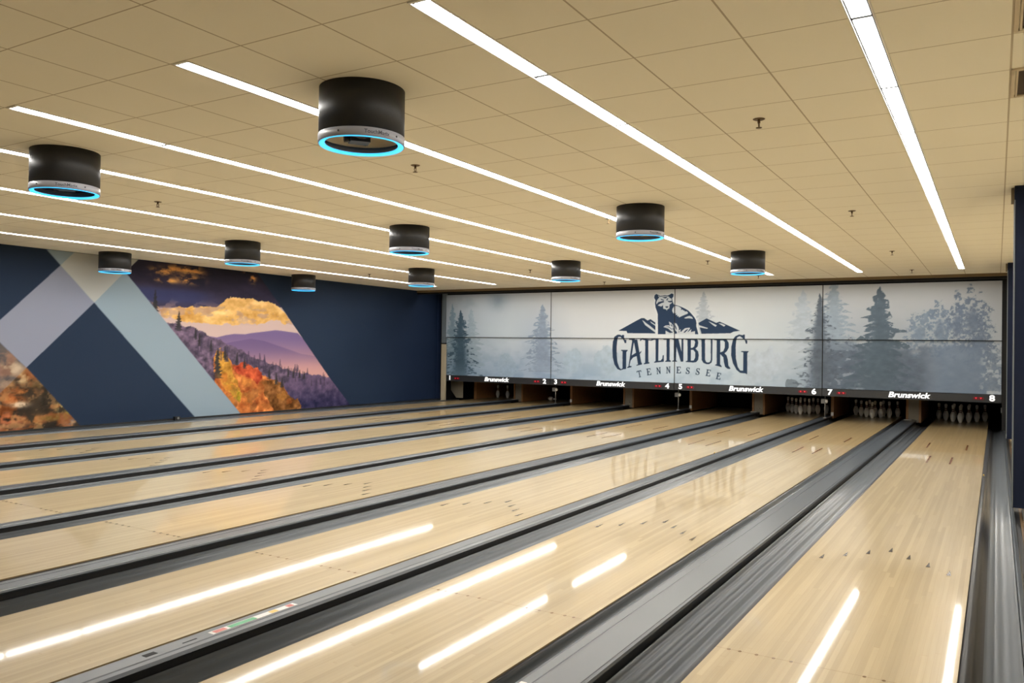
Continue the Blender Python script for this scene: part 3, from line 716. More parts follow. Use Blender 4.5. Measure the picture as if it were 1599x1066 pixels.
for key, base, var, sd in (('orange', (196, 112, 54), (100, 84, 50), 90), ('red', (182, 74, 46), (90, 64, 40), 91), ('yellow', (200, 148, 60), (100, 84, 50), 92),
                           ('green', (172, 152, 42), (90, 80, 30), 93), ('brown', (128, 84, 42), (90, 70, 50), 94)):
    m, sl = P_(key, du=rag_u * 1.1, dv=rag_v * 1.1)
    tx = fbm(U[sl] * 8, V[sl] * 9, sd, 4)
    cv.over(m * .95, np.array(base, float) + (tx - .5)[..., None] * np.array(var, float) * 1.9, sl)
for k in range(26):                                  # rounded autumn crowns
    u_, v_ = rnd.uniform(11.2, 13.1), rnd.uniform(.1, .95)
    if v_ > 1.05 - (u_ - 11.2) * .33:
        continue
    blob(cv, (u_, v_), rnd.uniform(.09, .18), rnd.uniform(.06, .12), rnd.choice([(216, 128, 50), (190, 100, 42), (150, 92, 44), (206, 140, 60), (120, 84, 46)]), 200 + k, rag=1.3, alpha=.42, freq=9)
for k in range(60):                                  # speckled conifers on the hillside
    u_ = rnd.uniform(10.6, 14.2)
    z_ = 1.62 - (u_ - 10.6) * .24 - rnd.uniform(.02, .3)
    conifer(cv, (u_, z_ + .12), z_ - .04, .045, (62, 54, 76), .6, 1.0, 300 + k, nb=5)
for k, (tip, zb, hw) in enumerate(MTREES):
    conifer(cv, tip, zb, hw, (46, 46, 50), .92, .95, 400 + k, nb=8)
photo = cv.c.copy()
cv.c[:] = keep * (1 - full[..., None]) + photo * full[..., None]
# --- close-up of fallen leaves, lower left
m, sl = P_('photo2')
f2 = np.zeros(U.shape)
f2[sl] = m
keep = cv.c.copy()
tx = fbm(U * 4, V * 5, 131, 5)
ty = fbm(U * 3 + 4, V * 6, 137, 5)
cv.c[:] = np.array((50, 42, 34.)) + (tx - .5)[..., None] * np.array((60, 50, 30.))
cv.over(sstep(.50, .66, ty) * .8, np.array((150, 88, 48.)) + (tx - .5)[..., None] * 120)
for k, (c, ru, rv, rgb) in enumerate(MLEAVES):
    g = np.exp(-(((U - c[0]) / (ru * 1.1)) ** 2 + ((V - c[1]) / (rv * 1.1)) ** 2))
    n3 = fbm(U * 8 + k, V * 9, 500 + k, 4)
    cv.over(np.clip(g * 1.5, 0, 1) * sstep(.36, .58, n3) * .9, np.asarray(rgb, float) + (n3 - .55)[..., None] * 110)
cv.over(sstep(.58, .68, fbm(U * 9, V * 9, 151, 3)) * .5 * sstep(1.3, .2, V), (196, 150, 96))
leaf = cv.c.copy()
cv.c[:] = keep * (1 - f2[..., None]) + leaf * f2[..., None]
# --- crossing bands
mR, mL = np.zeros(U.shape), np.zeros(U.shape)
m, sl = P_('bandR')
mR[sl] = m
m, sl = P_('bandL')
mL[sl] = m
before = cv.c.copy()
cv.over(mL, (134, 139, 158))
tint = (mL * f2)[..., None]
cv.c[:] = cv.c * (1 - tint * .62) + before * tint * .62
cv.over(mR, (138, 156, 170))
cv.over(mR * mL, (176, 178, 176))
cv.over(mL * sstep(8.75, 8.95, U) * (1 - mR), (170, 172, 168))
um = cv.u
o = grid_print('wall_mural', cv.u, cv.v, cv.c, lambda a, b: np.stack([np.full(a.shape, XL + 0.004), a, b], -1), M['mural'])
tag(o, 'printed wall covering with grey crossing bands and an autumn mountain sunset', 'mural')

# ================================================================ MASKING PANELS over the pinsetters
cv = Canvas(EDGE[0], EDGE[-1], ZP, ZT, 0.009)
U, V = cv.U, cv.V
xs = [-13.3, -12.2, -11.2, -10.2, -9.2, -7.5, -5.0, -3.5, -2.0, 0.3]
top = np.array([(168, 177, 186), (178, 186, 193), (184, 191, 197), (200, 203, 205), (208, 209, 208), (210, 211, 210), (204, 207, 207), (196, 200, 202), (192, 195, 197), (184, 187, 190)], float)
mid_ = np.array([(160, 174, 190), (182, 195, 206), (190, 201, 210), (176, 188, 202), (206, 212, 218), (212, 217, 222), (202, 211, 217), (186, 196, 204), (160, 168, 178), (176, 184, 192)], float)
bot = np.array([(122, 146, 168), (140, 163, 188), (140, 162, 188), (142, 162, 188), (150, 172, 196), (176, 196, 214), (186, 201, 213), (156, 172, 188), (120, 128, 138), (130, 144, 162)], float)
f = lambda A_: np.stack([np.interp(U + .25 * (fbm(U, V, 3, 2) - .5), xs, A_[:, i]) for i in range(3)], -1)
tv = np.clip((ZT - V) / (ZT - ZP), 0, 1) + .16 * (fbm(U * 1.3, V * 2.2, 8, 4) - .5)
a1 = sstep(0, .5, tv)[..., None]
a2 = sstep(.45, .98, tv)[..., None]
cv.c[:] = (f(top) * (1 - a1) + f(mid_) * a1) * (1 - a2) + f(bot) * a2
cl = sstep(.5, .72, fbm(U * 1.2 + 3, V * 1.8, 17, 4))
cv.over(cl * .35 * sstep(1.9, 2.8, V) * sstep(-9.8, -10.8, U), (140, 154, 166))
cv.over(np.exp(-(((U + 11.5) / .30) ** 2 + ((V - 2.80) / .26) ** 2)) * (.35 + .5 * fbm(U * 4, V * 3, 19, 3)), (128, 144, 158))
fog = sstep(.42, .68, fbm(U * 1.8, V * 3.2, 23, 4)) * sstep(2.0, 1.4, V)
cv.over(fog * .28, (206, 216, 226))
fog = sstep(.50, .70, fbm(U * 2.4 + 7, V * 3.2, 27, 4)) * sstep(1.7, 1.1, V)
cv.over(fog * .30, (138, 160, 184))
for k, (c, ru, rv, rgb) in enumerate(BLOBS):
    dark = k < 7
    blob(cv, c, ru, rv, rgb, 610 + k * 3, rag=.75 if dark else .6, alpha=.9 if dark else .65, freq=9 if dark else 5, gaps=.9 if dark else 0)
# dense lower undergrowth of the right-hand panels
m = sstep(1.72, 1.50, V + .5 * (fbm(U * 3, V * 4, 41, 4) - .5)) * sstep(-3.55, -2.9, U) * sstep(-.75, -1.25, U)
cv.over(m * .92, np.array((94, 106, 122.)) + (fbm(U * 8, V * 14, 43, 4) - .5)[..., None] * 26)
sp_ = sstep(.60, .70, fbm(U * 5, V * 11, 47, 4)) * sstep(1.72, 1.5, V) * sstep(-3.2, -2.9, U) * sstep(-2.0, -2.4, U)
cv.over(sp_ * .55, (168, 178, 190))
m = sstep(1.75, 1.6, V + .35 * (fbm(U * 3, V * 4, 51, 4) - .5)) * sstep(-1.25, -.8, U) * sstep(.02, -.06, U + .15 * (fbm(U * 6, V * 6, 52, 3) - .5))
cv.over(m * .85, np.array((118, 134, 156.)) + (fbm(U * 6, V * 9, 53, 4) - .5)[..., None] * 18)
sp_ = sstep(.56, .66, fbm(U * 11, V * 12, 57, 3)) * sstep(1.75, 1.5, V) * sstep(-.22, 0, U)
cv.over(sp_ * .7, (190, 199, 208))
for k, (tip, zb, hw, rgb, al, de) in enumerate(CONIFERS):
    conifer(cv, tip, zb, hw * 1.15, rgb, al, de, 700 + k * 10, nb=12 if hw > .45 else 9)
INK = {'d': (40, 58, 84), 'w': (214, 219, 222)}
for key, rings in LOGO:
    m, sl = cv.poly(rings)
    cv.over(m * (1.0 if key == 'd' else .88), INK[key], sl)
cv.c[:] = np.clip(cv.c * PRINT_GAIN, 0, 250)
names = [['leftmost', 'grey fog and two dark firs at its left edge'], ['second from the left', 'the bear and left mountain'],
         ['third from the left', 'the right mountain and pale sky'], ['rightmost', 'dark spruces and a leafy treetop']]
lows = ['blue fog and spreading fir branches', 'the dark letters GATLIN', 'the dark letters BURG and foggy blue slope', 'dense dark grey undergrowth']
for i in range(4):
    for up in (0, 1):
        z0, z1 = (ZS + 0.008, ZT) if up else (ZP + 0.004, ZS - 0.010)
        x0, x1 = EDGE[i] + 0.010, EDGE[i + 1] - 0.010
        yo = YB - (0.035 if up else 0.0)
        iu = np.where((cv.u >= x0) & (cv.u <= x1))[0]
        iv = np.where((cv.v >= z0) & (cv.v <= z1))[0]
        uu, vv = cv.u[iu].copy(), cv.v[iv].copy()
        uu[0], uu[-1], vv[0], vv[-1] = x0, x1, z0, z1
        root = thing('masking_panel', ('upper' if up else 'lower') + ' printed panel, ' + names[i][0] + ', showing ' + (names[i][1] if up else lows[i]),
                     'panel', ((x0 + x1) / 2, yo, z0), 'printed masking panels over the pin decks')
        cx, cz = (x0 + x1) / 2, z0
        grid_print('printed_face', uu, vv, cv.c[np.ix_(iv, iu)], lambda a, b: np.stack([a - cx, np.full(a.shape, 0.0), b - cz], -1), M['print'], root)
        bm = bmesh.new()
        add_box(bm, x0 - cx - 0.004, x1 - cx + 0.004, 0.002, 0.028, -0.002, z1 - z0)
        obj('backing_board', bm, M['black'], root)

# ================================================================ HEADER BARS with lettering
brun = text_mesh('Brunswick', 0.158, shear=0.22, bold=0.0048)
for i in range(4):
    cx = (EDGE[i] + EDGE[i + 1]) / 2
    hw = PAIR / 2 - 0.006
    root = thing('header_bar', 'black header bar with a white maker name between lane numbers %d and %d' % (2 * i + 1, 2 * i + 2), 'header bar',
                 (cx, YB - 0.03, ZH), 'header bars below the masking panels')
    bm = bmesh.new()
    prof = [(0.0, 0.0), (0.0, ZP - ZH - 0.004), (0.11, ZP - ZH - 0.004), (0.11, 0.0)]
    vs = [[bm.verts.new((s * hw, y, z)) for y, z in prof] for s in (-1, 1)]
    for k in range(4):
        bm.faces.new((vs[0][k], vs[0][(k + 1) % 4], vs[1][(k + 1) % 4], vs[1][k]))
    bm.faces.new(vs[0]); bm.faces.new(vs[1])
    obj('bar_body', bm, M['bar'], root)
    lt = bpy.data.objects.new('lettering', brun)
    COL.objects.link(lt)
    if not brun.materials:
        brun.materials.append(M['letter'])
    lt.parent = root
    lt.rotation_euler = (math.pi / 2, 0, 0)
    lt.location = (0.02, -0.004, 0.085)
    lt.scale = (1.0 * 0.79 / max(1e-6, max(v.co.x for v in brun.vertices) - min(v.co.x for v in brun.vertices)), 1, 1)
    for side, n in ((-1, 2 * i + 1), (1, 2 * i + 2)):
        me = text_mesh(str(n), 0.165, bold=0.0055)
        me.materials.append(M['letter'])
        d = bpy.data.objects.new('lane_number', me)
        COL.objects.link(d)
        d.parent = root
        d.rotation_euler = (math.pi / 2, 0, 0)
        d.location = (side * (PAIR / 2 - 0.165), -0.004, 0.085)
        d.scale = (1.18, 1, 1)
        bm = bmesh.new()
        c = side * (PAIR / 2 - 0.40)
        q = []
        for k in range(20):
            a = 2 * math.pi * k / 20
            ex = 0.07 if math.cos(a) > 0 else -0.07
            q.append((c + ex + 0.026 * math.cos(a), 0.078 + 0.03 * math.sin(a)))
        fr = [bm.verts.new((x, -0.008, z)) for x, z in q]
        bk = [bm.verts.new((x, 0.0, z)) for x, z in q]
        bm.faces.new(fr)
        for k in range(20):
            bm.faces.new((fr[k], fr[(k + 1) % 20], bk[(k + 1) % 20], bk[k]))
        ln = obj('indicator_lens', bm, M['redlens'], root)
        for s in (-1, 1):
            bm = bmesh.new()
            x = c + s * 0.042
            pts = [(x - 0.019, 0.096), (x + 0.019, 0.096), (x, 0.060)]
            a = [bm.verts.new((px, -0.012, pz)) for px, pz in pts]
            b = [bm.verts.new((px, -0.0075, pz)) for px, pz in pts]
            bm.faces.new(a)
            for k in range(3):
                bm.faces.new((a[k], a[(k + 1) % 3], b[(k + 1) % 3], b[k]))
            obj('indicator_led', bm, M['red'], ln)

# ================================================================ CEILING LIGHTS
ROWX = [-0.405, -2.09, -3.735, -5.455, -6.80, -8.52, -10.26, -12.03]
order = ['rightmost', 'second from the right', 'third from the right', 'fourth from the right', 'fifth from the right', 'sixth from the right', 'seventh from the right', 'leftmost']
SEG = 1.139
proto = None
for i, x in enumerate(ROWX):
    lab = 'white LED strip light in the ceiling, %s of eight rows' % order[i]
    if proto is None:
        proto = thing('linear_ceiling_light', lab, 'ceiling light', (x, 2.87, ZC), 'LED strip rows along the lanes')
        L = SEG * 12
        bm = bmesh.new()
        for s in (-1, 1):
            add_extrude(bm, [(s * 0.050, 0.0), (s * 0.050, -0.008), (s * 0.057, -0.008), (s * 0.057, 0.0)], -0.012, L + 0.012)
        for y in (-0.012, L):
            add_box(bm, -0.0495, 0.0495, y, y + 0.012, -0.008, 0)
        obj('trim_frame', bm, M['white'], proto)
        bm = bmesh.new()
        add_box(bm, -0.0495, 0.0495, 0.001, L - 0.001, -0.001, 0)
        obj('channel', bm, M['channel'], proto)
        for k in range(12):
            bm = bmesh.new()
            add_box(bm, -0.0405, 0.0405, k * SEG + 0.020, (k + 1) * SEG - 0.020, -0.004, -0.0012)
            obj('diffuser', bm, M['lens'], proto)
    else:
        copy_tree(proto, (x, 2.87, ZC), lab)

# unseen wash light added behind the ceiling drop to brighten the printed panels
t = thing('added_wash_light', 'unseen light strip added behind the brown drop to brighten the printed panels', 'added light', (-6.5, YC + 0.17, ZC))
bm = bmesh.new()
add_box(bm, -6.35, 6.6, -0.055, 0.055, -0.006, 0)
obj('housing', bm, M['white'], t)
bm = bmesh.new()
add_box(bm, -6.33, 6.58, -0.045, 0.045, -0.010, -0.0065)
obj('diffuser', bm, M['addedlens'], t)

# ================================================================ DRUMS (projector housings)
DR, DH = 0.257, 0.338


def drum(label, loc, liner):
    t = thing('projector_drum', label, 'projector housing', loc, 'black drums hanging from the ceiling')
    bm = bmesh.new()
    add_ring(bm, [(DR, 0.0), (DR, -DH + 0.052), (DR - 0.012, -DH + 0.052), (DR - 0.012, 0.0)], seg=64, close=True)
    obj('drum_shell', bm, M['drum'], t)
    bm = bmesh.new()
    add_ring(bm, [(DR - 0.014, -0.05), (DR - 0.014, -DH + 0.05), (DR - 0.02, -DH + 0.05), (DR - 0.02, -0.246), (0, -0.246), (0, -0.240)], seg=48)
    obj('inner_liner', bm, M[liner], t)
    bm = bmesh.new()
    add_ring(bm, [(DR + 0.003, -DH + 0.054), (DR + 0.003, -DH + 0.004), (DR - 0.004, -DH + 0.002), (DR - 0.004, -DH + 0.054)], seg=64, close=True)
    bd = obj('grey_band', bm, M['band'], t)
    # small maker name and two screws on the band, towards the bowlers
    me = text_mesh('TouchMagix', 0.032, bold=0.0004, extrude=0.0004)
    for v in me.vertices:
        a = v.co.x / (DR + 0.0035)
        yz = v.co.y
        r = DR + 0.0038 + v.co.z
        v.co = (r * math.sin(a), -r * math.cos(a), yz)
    me.materials.append(M['text'])
    tx = bpy.data.objects.new('lettering', me)
    COL.objects.link(tx)
    tx.parent = bd
    tx.location = (0, 0, -DH + 0.028)
    tx.rotation_euler = (0, 0, math.radians(62))
    for an in (-1.38, 0.05):
        bm = bmesh.new()
        d = Vector((math.cos(an), math.sin(an), 0))
        c = d * (DR + 0.002) + Vector((0, 0, -DH + 0.030))
        add_tube(bm, c, c + d * 0.004, 0.006, 8)
        obj('band_screw', bm, M['mech'], bd)
    bm = bmesh.new()
    add_ring(bm, [(DR - 0.002, -DH + 0.004), (DR - 0.008, -DH - 0.003), (DR - 0.038, -DH + 0.010), (DR - 0.038, -DH + 0.018), (DR - 0.006, -DH + 0.012)], seg=64, close=True, mi=[0, 0, 1, 1, 0])
    obj('led_ring', bm, [M['ring'], M['band']], t)
    bm = bmesh.new()
    for an in (0.4, 2.2, 4.3):
        add_tube(bm, (0.0, 0.0, -0.278), ((DR - 0.025) * math.cos(an), (DR - 0.025) * math.sin(an), -0.268), 0.012, 8)
    add_tube(bm, (0, 0, -0.246), (0, 0, -0.285), 0.03, 12)
    obj('bracket_arms', bm, M['mech'], t)
    bm = bmesh.new()
    add_box(bm, -0.06, 0.06, 0.03, 0.13, -0.300, -0.247)
    add_tube(bm, (-0.06, 0.08, -0.278), (-0.095, 0.08, -0.282), 0.022, 14)
    bmesh.ops.rotate(bm, verts=bm.verts, cent=(0, 0, -0.2), matrix=Matrix.Rotation(0.9, 3, 'Z'))
    obj('projector', bm, M['mech'], t)
    return t


DRUMS = [(-3.18, 3.73, 'linertan', 'largest black drum housing with blue ring, nearest on the third light row'),
         (-6.41, 3.78, 'linerdark', 'large black drum housing with blue ring, nearest on the fifth light row'),
         (-3.18, 8.21, 'linertan', 'middle black drum housing of the three along the third light row'),
         (-3.18, 12.63, 'linertan', 'black drum housing nearest the pins along the third light row'),
         (-6.39, 8.28, 'linerdark', 'middle black drum housing of the three along the fifth light row'),
         (-6.40, 12.74, 'linertan', 'black drum housing nearest the pins along the fifth light row'),
         (-9.66, 8.39, 'linertan', 'nearer black drum housing along the seventh light row, above the mural sunset'),
         (-9.64, 12.80, 'linertan', 'farther black drum housing along the seventh light row'),
         (-12.93, 8.44, 'linerdark', 'black drum housing close to the mural wall, over its pale crossing bands'),
         (-12.96, 12.90, 'linertan', 'small black drum housing close to the mural wall, over plain navy')]
protos = {}
for x, y, ln_, lab in DRUMS:
    if ln_ not in protos:
        protos[ln_] = drum(lab, (x, y, ZC), ln_)
    else:
        copy_tree(protos[ln_], (x, y, ZC), lab)

# ================================================================ SPRINKLERS and VENTS
SPR = [(-1.23, 5.45, 'ceiling sprinkler nearest the camera between the two rightmost light rows'),
       (-1.22, 9.43, 'second ceiling sprinkler from the camera between the two rightmost light rows'),
       (-1.22, 13.37, 'third ceiling sprinkler from the camera between the two rightmost light rows'),
       (-1.20, 16.45, 'ceiling sprinkler nearest the pins between the two rightmost light rows'),
       (-4.13, 5.48, 'ceiling sprinkler just beyond the largest black drum'),
       (-3.80, 8.76, 'ceiling sprinkler just left of the middle drum of the third light row'),
       (-4.11, 13.57, 'ceiling sprinkler left of the farthest drum of the third light row'),
       (-4.00, 16.57, 'ceiling sprinkler by the end of the third light row'),
       (-7.76, 5.59, 'ceiling sprinkler right of the leftmost large drum'),
       (-7.71, 13.76, 'ceiling sprinkler left of the farthest drum of the fifth light row'),
       (-7.53, 16.86, 'ceiling sprinkler near the black fascia by the end of the sixth light row'),
       (-11.40, 13.28, 'ceiling sprinkler above the plain navy wall between two far drums')]
sp0 = None
for x, y, lab in SPR:
    if sp0 is None:
        sp0 = thing('ceiling_sprinkler', lab, 'sprinkler', (x, y, ZC), 'fire sprinklers in the ceiling')
        bm = bmesh.new()
        add_ring(bm, [(0.0, -0.002), (0.030, -0.006), (0.040, -0.001), (0.040, 0.0)], seg=20)
        obj('escutcheon', bm, M['brass'], sp0)
        bm = bmesh.new()
        add_tube(bm, (0, 0, -0.002), (0, 0, -0.028), 0.009, 10)
        for s in (-1, 1):
            add_tube(bm, (0, s * 0.009, -0.020), (0, s * 0.013, -0.040), 0.003, 6)
            add_tube(bm, (0, s * 0.013, -0.040), (0, s * 0.003, -0.056), 0.003, 6)
        obj('frame_arms', bm, M['brass'], sp0)
        bm = bmesh.new()
        add_ring(bm, [(0.0, -0.056), (0.020, -0.057), (0.020, -0.060), (0.0, -0.060)], seg=16)
        obj('deflector', bm, M['brass'], sp0)
    else:
        copy_tree(sp0, (x, y, ZC), lab)
for y, lab in ((3.99, 'square dark ceiling vent at the top right corner of the picture'), (5.13, 'square dark ceiling vent by the right edge, below the corner vent')):
    t = thing('ceiling_vent', lab, 'vent', (0.475, y + 0.265, ZC), 'square ceiling vents')
    bm = bmesh.new()
    for a, b in ((0.275, 0.256), (0.252, 0.242)):
        for s in (-1, 1):
            add_box(bm, s * a if s < 0 else b, -b if s < 0 else a, -a, a, -0.010 + (a < .25) * 0.003, 0)
            add_box(bm, -b, b, s * a if s < 0 else b, -b if s < 0 else a, -0.010 + (a < .25) * 0.003, 0)
    obj('vent_frame', bm, M['ventframe'], t)
    bm = bmesh.new()
    add_box(bm, -0.242, 0.242, -0.242, 0.242, -0.003, 0)
    obj('vent_grille', bm, M['vent'], t)

# ================================================================ LANES
def lane(n):
    bm = bmesh.new()
    add_box(bm, -W, 0, 0, Y1 - Y0, -0.075, 0.0, 0)
    c = -W / 2
    z = 0.002
    bw = W / 39

    def flat(pts, mi):
        add_quad(bm, [(x, y - Y0, z) for x, y in pts], mi)
    for k in range(-3, 4):                              # seven arrows
        x, y = c + k * 5 * bw, 6.73 - abs(k) * 0.163
        bm.faces.new([bm.verts.new((a, b - Y0, z)) for a, b in ((x - 0.014, y - 0.075), (x + 0.014, y - 0.075), (x, y + 0.075))]).material_index = 1
    for s in (-1, 1):                                   # ten guide dots
        for k, b_ in enumerate((3, 5, 8, 11, 14)):
            x = c + s * (20 - b_) * bw
            bm.faces.new([bm.verts.new((x + 0.009 * math.cos(a), 4.02 - Y0 + 0.012 * math.sin(a), z)) for a in [2 * math.pi * i / 8 for i in range(8)]]).material_index = 3
    for x, y in ((-0.275, 14.86), (0.275, 14.86), (-0.145, 12.88), (0.135, 12.88)):   # range finders
        flat(((c + x - 0.011, y - 0.42), (c + x + 0.011, y - 0.42), (c + x + 0.011, y + 0.42), (c + x - 0.011, y + 0.42)), 2)
    # joints between the lane panels
    flat(((-W, 4.02), (0, 4.02), (0, 4.022), (-W, 4.022)), 3)
    o = obj('bowling_lane', bm, [M['lane'], M['arrow'], M['dart'], M['dot']], None, (RX[n], Y0, 0))
    return o


pos = {1: 'first lane from the mural wall', 8: 'lane along the right edge with the widest view'}
word = {1: 'one', 2: 'two', 3: 'three', 4: 'four', 5: 'five', 6: 'six', 7: 'seven', 8: 'eight'}
extra = {1: 'nearest the mural wall', 2: 'second from the mural wall', 3: 'third from the mural wall', 4: 'fourth from the mural wall', 5: 'fourth from the right',
         6: 'third from the right', 7: 'second from the right', 8: 'farthest right'}
base_lane = None
for n in range(8, 0, -1):
    lab = 'glossy pale wood bowling lane leading to number %d, %s' % (n, extra[n])
    if base_lane is None:
        base_lane = lane(n)
        base_lane['group'] = 'bowling lanes'
        base_lane['category'] = 'bowling lane'
        base_lane['label'] = lab
    else:
        c = base_lane.copy()
        COL.objects.link(c)
        c.location = (RX[n], Y0, 0)
        c['label'] = lab


# ---------------------------------------------------------------- gutters
def gutter_profile(w, mirror):
    top = [(0.0, -0.008), (0.030, -0.012), (0.036, -0.030), (0.070, -0.050), (0.100, -0.054), (0.114, -0.046), (0.124, -0.046), (0.136, -0.054), (0.160, -0.052), (0.186, -0.040),
           (0.198, -0.028), (0.208, -0.027), (0.220, -0.031), (0.236, -0.020), (0.246, -0.006), (0.250, -0.006)]
    top = [(x * w / 0.250, z) for x, z in top]
    bot_ = [(w, -0.10), (0.0, -0.10)]
    p = top + bot_
    return [(-x, z) for x, z in p] if mirror else p


def gutter(label, x, w, mirror, outer=False):
    bm = bmesh.new()
    pr = gutter_profile(w, mirror)
    if not outer:
        mi = [0] * len(pr)
        mi[0] = 1
    else:
        pr = [(0.0, -0.008), (0.050, -0.016), (0.056, -0.040), (0.076, -0.058), (0.096, -0.066), (0.112, -0.069), (0.126, -0.066), (0.136, -0.069), (0.15, -0.068),
              (w * .68, -0.060), (w * .82, -0.040), (w * .93, -0.014), (w - 0.004, 0.004), (w, 0.004), (w, -0.10), (0.0, -0.10)]
        pr = [(x * (-1 if mirror else 1), z) for x, z in pr]
        mi = [0] * len(pr)
        mi[0] = mi[1] = mi[2] = mi[3] = 1
    add_extrude(bm, pr, 0, 19.28 - Y0, mi=mi, smooth=True)
    for e in bm.edges:
        if len(e.link_faces) == 2 and e.calc_face_angle(0) > 0.7:
            e.smooth = False
    o = obj('lane_gutter', bm, [M['gutter'], M['blackledge']], None, (x, Y0, 0))
    return tag(o, label, 'gutter', 'gutters beside the lanes')


# division caps: (left lane, centre, half width)
CAPS = {7: (-1.485, 0.138), 6: (-3.165, 0.078), 5: (-4.825, 0.105), 4: (-6.495, 0.055), 3: (-8.18, 0.105), 2: (-9.86, 0.055), 1: (-11.55, 0.105)}
HCAP = 0.05
for n in range(1, 9):
    wl = (LX[n] - (CAPS[n - 1][0] + CAPS[n - 1][1]) - 0.004) if n > 1 else 0.235
    gutter('dark grey gutter along the left side of the lane numbered %d' % n, LX[n] - 0.001, wl, True, n == 1)
    wr = (CAPS[n][0] - CAPS[n][1] - RX[n] - 0.004) if n < 8 else 0.262
    gutter('dark grey gutter along the right side of the lane numbered %d' % n, RX[n] + 0.001, wr, False, n == 8)
for n in range(1, 8):
    c, h = CAPS[n]
    wide = n % 2 == 1
    lab = ('wide flat grey cover strip between the lanes numbered %d and %d' if wide else 'narrow rounded grey divider strip between the lanes numbered %d and %d') % (n, n + 1)
    t = thing('division_cap', lab, 'lane divider', (c, Y0, 0), 'dividers between lanes')
    bm = bmesh.new()
    if wide:
        prof = [(-h, HCAP - 0.018), (-h + 0.006, HCAP - 0.004), (-h + 0.022, HCAP), (-h + 0.07, HCAP), (-h + 0.074, HCAP - 0.003), (-h + 0.080, HCAP), (h - 0.030, HCAP), (h - 0.026, HCAP - 0.003), (h - 0.022, HCAP), (h - 0.008, HCAP - 0.002), (h, HCAP - 0.012)]
    else:
        prof = [(-h, HCAP - 0.016), (-h + 0.006, HCAP - 0.004), (-h + 0.014, HCAP), (h * .35, HCAP), (h * .45, HCAP - 0.003), (h * .8, HCAP - 0.006), (h, HCAP - 0.018)]
    prof += [(h - 0.004, HCAP - 0.022), (-h + 0.004, HCAP - 0.022)]
    add_extrude(bm, prof, 0, 18.35)
    for e in bm.edges:
        if len(e.link_faces) == 2 and e.calc_face_angle(0) > 0.5:
            e.smooth = False
    top = obj('cap_top', bm, M['cap'], t)
    bm = bmesh.new()
    add_box(bm, -h + 0.010, h - 0.010, 0, 18.35, -0.10, HCAP - 0.023)
    obj('cap_base', bm, M['capdark'], t)
    if wide:
        bm = bmesh.new()
        add_box(bm, -h * .75, h * .35, 18.20, 18.32, HCAP + 0.0005, HCAP + 0.004)
        obj('end_plate', bm, M['white'], t)
    if n == 6:
        bm = bmesh.new()
        y = 1.28
        zz = HCAP + 0.0008
        add_box(bm, -0.028, 0.014, y, y + 0.56, HCAP + 0.0002, zz, 0)
        add_box(bm, -0.024, 0.010, y + 0.02, y + 0.09, zz, zz + .0004, 1)
        add_box(bm, -0.024, 0.012, y + 0.11, y + 0.28, zz, zz + .0004, 2)
        add_box(bm, -0.024, 0.010, y + 0.38, y + 0.43, zz, zz + .0004, 3)
        add_box(bm, -0.024, 0.010, y + 0.50, y + 0.54, zz, zz + .0004, 1)
        s = obj('warning_sticker', bm, [M['stickerW'], M['stickerR'], M['stickerG'], M['stickerY']], t)
        s['label'] = 'white sticker with red, green and yellow fields'
        bm = bmesh.new()
        add_box(bm, -0.030, 0.004, 0.92, 0.98, HCAP + 0.0002, HCAP + 0.001)
        add_box(bm, -0.012, -0.004, 1.12, 1.20, HCAP + 0.0002, HCAP + 0.001)
        obj('slot', bm, M['dark'], t)
bm = bmesh.new()
add_box(bm, XL + 0.031, LX[1] - 0.240, 0, 17.2, -0.10, 0.006)
tag(obj('wall_ledge', bm, M['cap'], None, (0, Y0, 0)), 'narrow grey ledge between the leftmost gutter and the mural wall', 'ledge')
t = thing('edge_cap', 'grey and black edging on the outer side of the rightmost gutter', 'edging', (0.266, Y0, 0))
bm = bmesh.new()
add_extrude(bm, [(0.0, -0.10), (0.0, 0.008), (0.010, 0.014), (0.030, 0.014), (0.036, 0.006), (0.036, -0.10)], 0, 17.2)
obj('edge_rail', bm, M['cap'], t)
bm = bmesh.new()
add_box(bm, 0.037, 0.068, 0, 17.2, -0.10, 0.002)
obj('black_filler', bm, M['capdark'], t)
bm = bmesh.new()
add_box(bm, 0.069, 0.092, 0, 17.0, -0.10, 0.004)
obj('brown_strip', bm, M['brownbase'], t)

# little ball-detect sensors on the lane edges, the sticker by the near end of lane seven
for x, y, lab in ((RX[7] + 0.018, 11.55, 'tiny brass sensor on the right edge of the lane numbered 7'), (RX[6] + 0.018, 11.6, 'tiny brass sensor on the right edge of the lane numbered 6'),
                  (RX[8] + 0.018, 11.5, 'tiny brass sensor on the right edge of the lane numbered 8')):
    t = thing('ball_sensor', lab, 'sensor', (x, y, -0.01), 'brass sensors on the lane edges')
    bm = bmesh.new()
    add_box(bm, -0.012, 0.012, -0.03, 0.03, 0, 0.018)
    obj('sensor_body', bm, M['grey'], t)
    bm = bmesh.new()
    add_tube(bm, (0.0, -0.02, 0.018), (0.0, -0.02, 0.034), 0.008, 8)
    obj('sensor_eye', bm, M['stickerY'], t)
t = thing('wall_sensor', 'small dark sensor on the ledge below the navy diamond of the mural', 'sensor', (XL + 0.10, 10.08, 0.006))
bm = bmesh.new()
add_box(bm, -0.03, 0.03, -0.06, 0.06, 0, 0.07)
obj('sensor_body', bm, M['black'], t)
bm = bmesh.new()
add_tube(bm, (0.03, 0, 0.04), (0.045, 0, 0.04), 0.022, 12)
obj('sensor_eye', bm, M['grey'], t)
bm = bmesh.new()
add_box(bm, -0.014, 0.016, 0, 0.30, 0, 0.0008, 0)
add_box(bm, -0.012, 0.014, 0.20, 0.28, 0.0008, 0.0012, 1)
